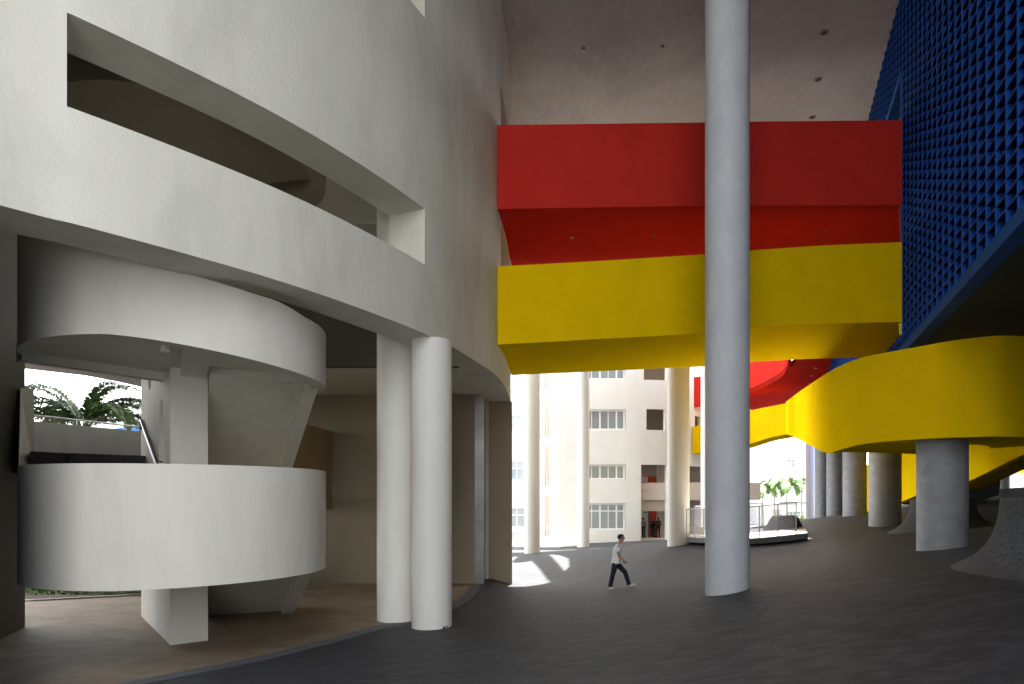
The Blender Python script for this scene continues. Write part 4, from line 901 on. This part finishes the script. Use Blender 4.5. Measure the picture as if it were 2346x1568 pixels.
# ------------------------------------------------------------------ people
def skin_mesh(verts, edges, rad, root, sub=2):
    me = bpy.data.meshes.new('tmp'); me.from_pydata(verts, edges, []); o = bpy.data.objects.new('tmp', me); COL.objects.link(o)
    o.modifiers.new('s', 'SKIN'); 
    for i, r in enumerate(rad):
        r = tuple(q * 1.14 for q in r) if isinstance(r, tuple) else (r * 1.14, r * 1.14)
        d = me.skin_vertices[0].data[i]; d.radius = r; d.use_root = (i == root)
    ss = o.modifiers.new('d', 'SUBSURF'); ss.levels = sub; ss.render_levels = sub
    dg = bpy.context.evaluated_depsgraph_get(); ev_ = o.evaluated_get(dg); m2 = bpy.data.meshes.new_from_object(ev_)
    bpy.data.objects.remove(o); bpy.data.meshes.remove(me); return m2
def person(loc, yaw, J, cloth, label, group=None, scale=1.0, detail=True):
    """J: joints in a local frame, x forward, y to the left, z up"""
    root = empty('person', loc, label, 'person', group); root.rotation_euler = (0, 0, yaw); root.scale = (scale,) * 3
    def mk(name, me, m, parent=root):
        me.materials.clear(); me.materials.append(M[m]); me.shade_smooth(); o = bpy.data.objects.new(name, me); COL.objects.link(o); o.parent = parent; return o
    V = {k: Vector(v) for k, v in J.items()}
    names = ['pel', 'waist', 'chest', 'neck', 'headb', 'head', 'headt', 'shl', 'ell', 'wrl', 'hal', 'shr', 'elr', 'wrr', 'har', 'hil', 'knl', 'anl', 'hir', 'knr', 'anr']
    idx = {n: i for i, n in enumerate(names)}
    rad = dict(pel=(.08, .08), waist=(.08, .08), chest=(.07, .07), neck=(.044, .044), headb=(.058, .062), head=(.088, .100), headt=(.066, .074), shl=.036, ell=.040, wrl=.026, hal=(.035, .016), shr=.036, elr=.038, wrr=.026, har=(.035, .016),
               hil=.080, knl=.055, anl=.038, hir=.080, knr=.055, anr=.038)
    ed = [('pel', 'waist'), ('waist', 'chest'), ('chest', 'neck'), ('neck', 'headb'), ('headb', 'head'), ('head', 'headt'), ('chest', 'shl'), ('shl', 'ell'), ('ell', 'wrl'), ('wrl', 'hal'), ('chest', 'shr'), ('shr', 'elr'), ('elr', 'wrr'), ('wrr', 'har'),
          ('pel', 'hil'), ('hil', 'knl'), ('knl', 'anl'), ('pel', 'hir'), ('hir', 'knr'), ('knr', 'anr')]
    me = skin_mesh([V[n] for n in names], [(idx[a], idx[b]) for a, b in ed], [rad[n] for n in names], 0)
    if detail:   # fingers, nose, ears joined into the body mesh
        mb = MB()
        for s in ('l', 'r'):
            d = (V['ha' + s] - V['wr' + s]).normalized(); side = Vector((0, 1, 0)); nrm_ = d.cross(side).normalized()
            for k, ln_ in enumerate((.066, .076, .070, .055)):
                b0 = V['ha' + s] + nrm_ * ((k - 1.5) * 0.019); c1 = b0 + d * ln_ * .6; c2 = c1 + (d * .75 + side * (-.5 if s == 'l' else .5)).normalized() * ln_ * .5
                mb.tube([b0 - d * .03, b0, c1, c2], [.009, .0095, .0085, .007], 6)
            b0 = V['wr' + s].lerp(V['ha' + s], .35) + nrm_ * -0.02; mb.tube([b0, b0 - nrm_ * .03 + d * .03, b0 - nrm_ * .038 + d * .062], [.012, .011, .008], 6)
        hd = V['head']; mb.ball(hd + Vector((.088, 0, -.012)), (.02, .014, .024), 8, 6)
        for s in (-1, 1): mb.ball(hd + Vector((-.004, s * .078, -.008)), (.017, .009, .03), 8, 6)
        mb.ball(hd + Vector((.076, 0, -.055)), (.012, .024, .008), 8, 5)
        bm = bmesh.new(); bm.from_mesh(me); t = bpy.data.meshes.new('t'); t.from_pydata(mb.v, [], mb.f); bm.from_mesh(t); bm.to_mesh(me); bm.free(); bpy.data.meshes.remove(t)
    mk('body', me, 'skin')
    # shirt: lofted torso and two sleeve tubes
    def loft(mb, rings, seg=20):
        vs = []; fs = []
        for k, (c, rx, ry) in enumerate(rings):
            for q_ in range(seg):
                a_ = 2 * math.pi * q_ / seg; w_ = 1 + 0.02 * math.sin(3 * a_ + k * 1.7)
                vs.append((c.x + rx * w_ * math.cos(a_), c.y + ry * w_ * math.sin(a_), c.z))
        for k in range(len(rings) - 1):
            for q_ in range(seg): q2 = (q_ + 1) % seg; fs.append((k * seg + q_, k * seg + q2, (k + 1) * seg + q2, (k + 1) * seg + q_))
        fs += [tuple(range(seg)), tuple((len(rings) - 1) * seg + q_ for q_ in range(seg))]
        mb.add(vs, fs)
    def cloth_mesh(mb, name, m):
        me_ = bpy.data.meshes.new(name); me_.from_pydata(mb.v, [], mb.f)
        bm_ = bmesh.new(); bm_.from_mesh(me_); bmesh.ops.recalc_face_normals(bm_, faces=bm_.faces); bm_.to_mesh(me_); bm_.free()
        o_ = mk(name, me_, m); me_.set_sharp_from_angle(angle=R(60)); return o_
    sl = cloth.get('sleeve', 0.62); P_, W2, C2, N2 = V['pel'], V['waist'], V['chest'], V['neck']
    hem = P_.lerp(W2, -0.12 if cloth.get('loose') else .3)
    mb = MB(); loft(mb, [(hem, .135, .185), (P_.lerp(W2, .5), .135, .18), (W2, .13, .172), (W2.lerp(C2, .5), .135, .185), (C2, .135, .20), (C2.lerp(N2, .45), .12, .195), (C2.lerp(N2, .72), .095, .15), (C2.lerp(N2, .95), .068, .078)])
    for a_, b_2 in (('shl', 'ell'), ('shr', 'elr')):
        A3, B3 = V[a_], V[b_2]; D3 = (B3 - A3); inn = Vector((A3.x, A3.y * .62, A3.z + .005))
        if sl <= 1: mb.tube([inn, A3, A3 + D3 * (sl * .5), A3 + D3 * sl], [.06, .070, .070, .074], 14)
        else: E3 = V['wrl' if a_ == 'shl' else 'wrr']; mb.tube([inn, A3, B3, B3.lerp(E3, .9)], [.06, .066, .054, .042], 12)
    cloth_mesh(mb, 'shirt', cloth['shirt'])
    lw = cloth.get('leg', 1.0); mb = MB()
    loft(mb, [(P_.lerp(W2, .55), .112, .155), (P_.lerp(W2, .1), .125, .172), (P_.lerp(V['hil'].lerp(V['hir'], .5), 1.0) + Vector((0, 0, -.02)), .125, .172), (V['hil'].lerp(V['hir'], .5) + Vector((0, 0, -.09)), .085, .12)])
    for h_, k_, a_ in (('hil', 'knl', 'anl'), ('hir', 'knr', 'anr')):
        H3, K3, A3 = V[h_], V[k_], V[a_]
        mb.tube([H3 + Vector((0, 0, .05)), H3, H3.lerp(K3, .35), H3.lerp(K3, .75), K3, K3.lerp(A3, .4), K3.lerp(A3, 1.0)], [.07 * lw, .098 * lw, .094 * lw, .080 * lw, .076 * lw, .070 * lw, .066 * lw], 14)
    cloth_mesh(mb, 'trousers', cloth['trousers'])
    for s in ('l', 'r'):
        a = V['an' + s]; t = V['to' + s]; d = (t - a); flat_ = Vector((d.x, d.y, 0)).normalized()
        heel = a + Vector((0, 0, -.045)) - flat_ * .02
        me = skin_mesh([heel, a.lerp(t, .5) + Vector((0, 0, -.01)), t], [(0, 1), (1, 2)], [(.060, .060), (.058, .052), (.046, .034)], 1)
        mk('shoe', me, cloth['shoes'])
    hd = V['head']; mb = MB(); mb.ball(hd + Vector((-.022, 0, .036)), (.104, .094, .094), 18, 12)
    vsn = []
    for v in mb.v:   # lift the fringe off the face
        v = Vector(v); r_ = v - hd
        if r_.x > .02 and r_.z < .06: v = v + Vector((-.075, 0, .03))
        vsn.append(tuple(v + Vector((0, 0, 0.006 * math.sin(40 * v.x) * math.cos(37 * v.y)))))
    me = bpy.data.meshes.new('hair'); me.from_pydata(vsn, [], mb.f); mk('hair', me, 'hair')
    if cloth.get('glasses'):
        mb = MB()
        for s in (-1, 1): mb.tube([hd + Vector((.092 , s * (.03 + .022 * math.cos(t)), .012 + .017 * math.sin(t))) for t in [i * math.pi / 5 for i in range(11)]], .0035, 5); mb.tube([hd + Vector((.092, s * .055, .016)), hd + Vector((0, s * .082, .016))], .003, 5)
        mb.build('glasses', M['black'], None).parent = root
    return root
S = 1.77 / 1055
def jj(cx, cy, y): return ((cx - 600) * S, y, (1405 - cy) * S)
walk = dict(pel=jj(590, 905, 0), waist=jj(598, 800, 0), chest=jj(622, 650, 0), neck=jj(650, 575, 0), headb=jj(678, 515, 0), head=jj(692, 462, 0), headt=jj(684, 415, 0),
            shr=jj(610, 610, -.18), elr=jj(608, 745, -.23), wrr=jj(700, 850, -.22), har=jj(742, 885, -.20), shl=jj(640, 610, .19), ell=jj(600, 750, .25), wrl=jj(575, 870, .22), hal=jj(585, 915, .2),
            hir=jj(570, 925, -.09), knr=jj(522, 1125, -.10), anr=jj(476, 1335, -.10), tor=jj(545, 1392, -.10), hil=jj(618, 925, .08), knl=jj(765, 1085, .08), anl=jj(838, 1310, .08), tol=jj(955, 1318, .08))
fx_, fy_ = PX(1391, 20.7), 20.7
person((fx_ + 0.28, fy_, g1(fx_ + .1, fy_) - 0.045), 0.0, walk, dict(shirt='shirt', trousers='navy', shoes='shoe', fit=1.0, loose=True, glasses=True, leg=.95),
       'man in white tee, navy trousers and glasses striding to the right')
def stand(lean=0.0, arm=0.0):
    return dict(pel=(0, 0, .95), waist=(0, 0, 1.08), chest=(lean * .5, 0, 1.32), neck=(lean, 0, 1.48), headb=(lean + .01, 0, 1.55), head=(lean + .02, 0, 1.61), headt=(lean, 0, 1.67),
                shr=(lean * .8, -.18, 1.42), elr=(lean - .03, -.23, 1.14), wrr=(.12 + arm, -.20, 1.0 + arm), har=(.17 + arm, -.18, .98 + arm), shl=(lean * .8, .18, 1.42), ell=(lean - .03, .23, 1.14), wrl=(.06, .22, .92), hal=(.08, .21, .85),
                hir=(0, -.09, .93), knr=(.02, -.1, .5), anr=(0, -.1, .08), tor=(.15, -.12, .03), hil=(0, .09, .93), knl=(.03, .1, .5), anl=(0, .1, .08), tol=(.15, .12, .03))
GP = 'people standing in the far lobby'
for px, Y, yaw, ln_, arm, sh, tr, sc_, lb_ in ((1474, 59.4, -1.3, .05, .1, 'grey_cloth', 'black', .98, 'person in a grey top nearest the lobby door'), (1493, 59.9, -.3, .0, .0, 'black', 'black', 1.0, 'person all in black before the orange wall, left of two'),
                                               (1499, 59.6, .2, .08, .15, 'black', 'black', .98, 'person in black holding out an arm before the orange wall'), (1508, 59.2, 1.6, 0, 0, 'brown_cloth', 'black', 1.03, 'person in a brown top beside the lobby pier')):
    person((PX(px, Y), Y, -3.40), yaw, stand(ln_, arm), dict(shirt=sh, trousers=tr, shoes='black', sleeve=1.35, leg=.9), lb_, GP, sc_, False)
# small table beside the person in the lobby
tb = empty('side_table', (PX(1481, 59.0), 59.0, -3.4), 'small wooden table in the far lobby beside the standing person', 'table')
MB().box((PX(1481, 59), 59, -2.68), (0.55, 0.45, 0.04)).build('table_top', M['warm_plaster'], tb)
for i in (-1, 1):
    for j in (-1, 1): MB().tube([(PX(1481, 59) + i * .22, 59 + j * .18, -3.4), (PX(1481, 59) + i * .22, 59 + j * .18, -2.7)], .018, 6).build('leg', M['rail'], tb)
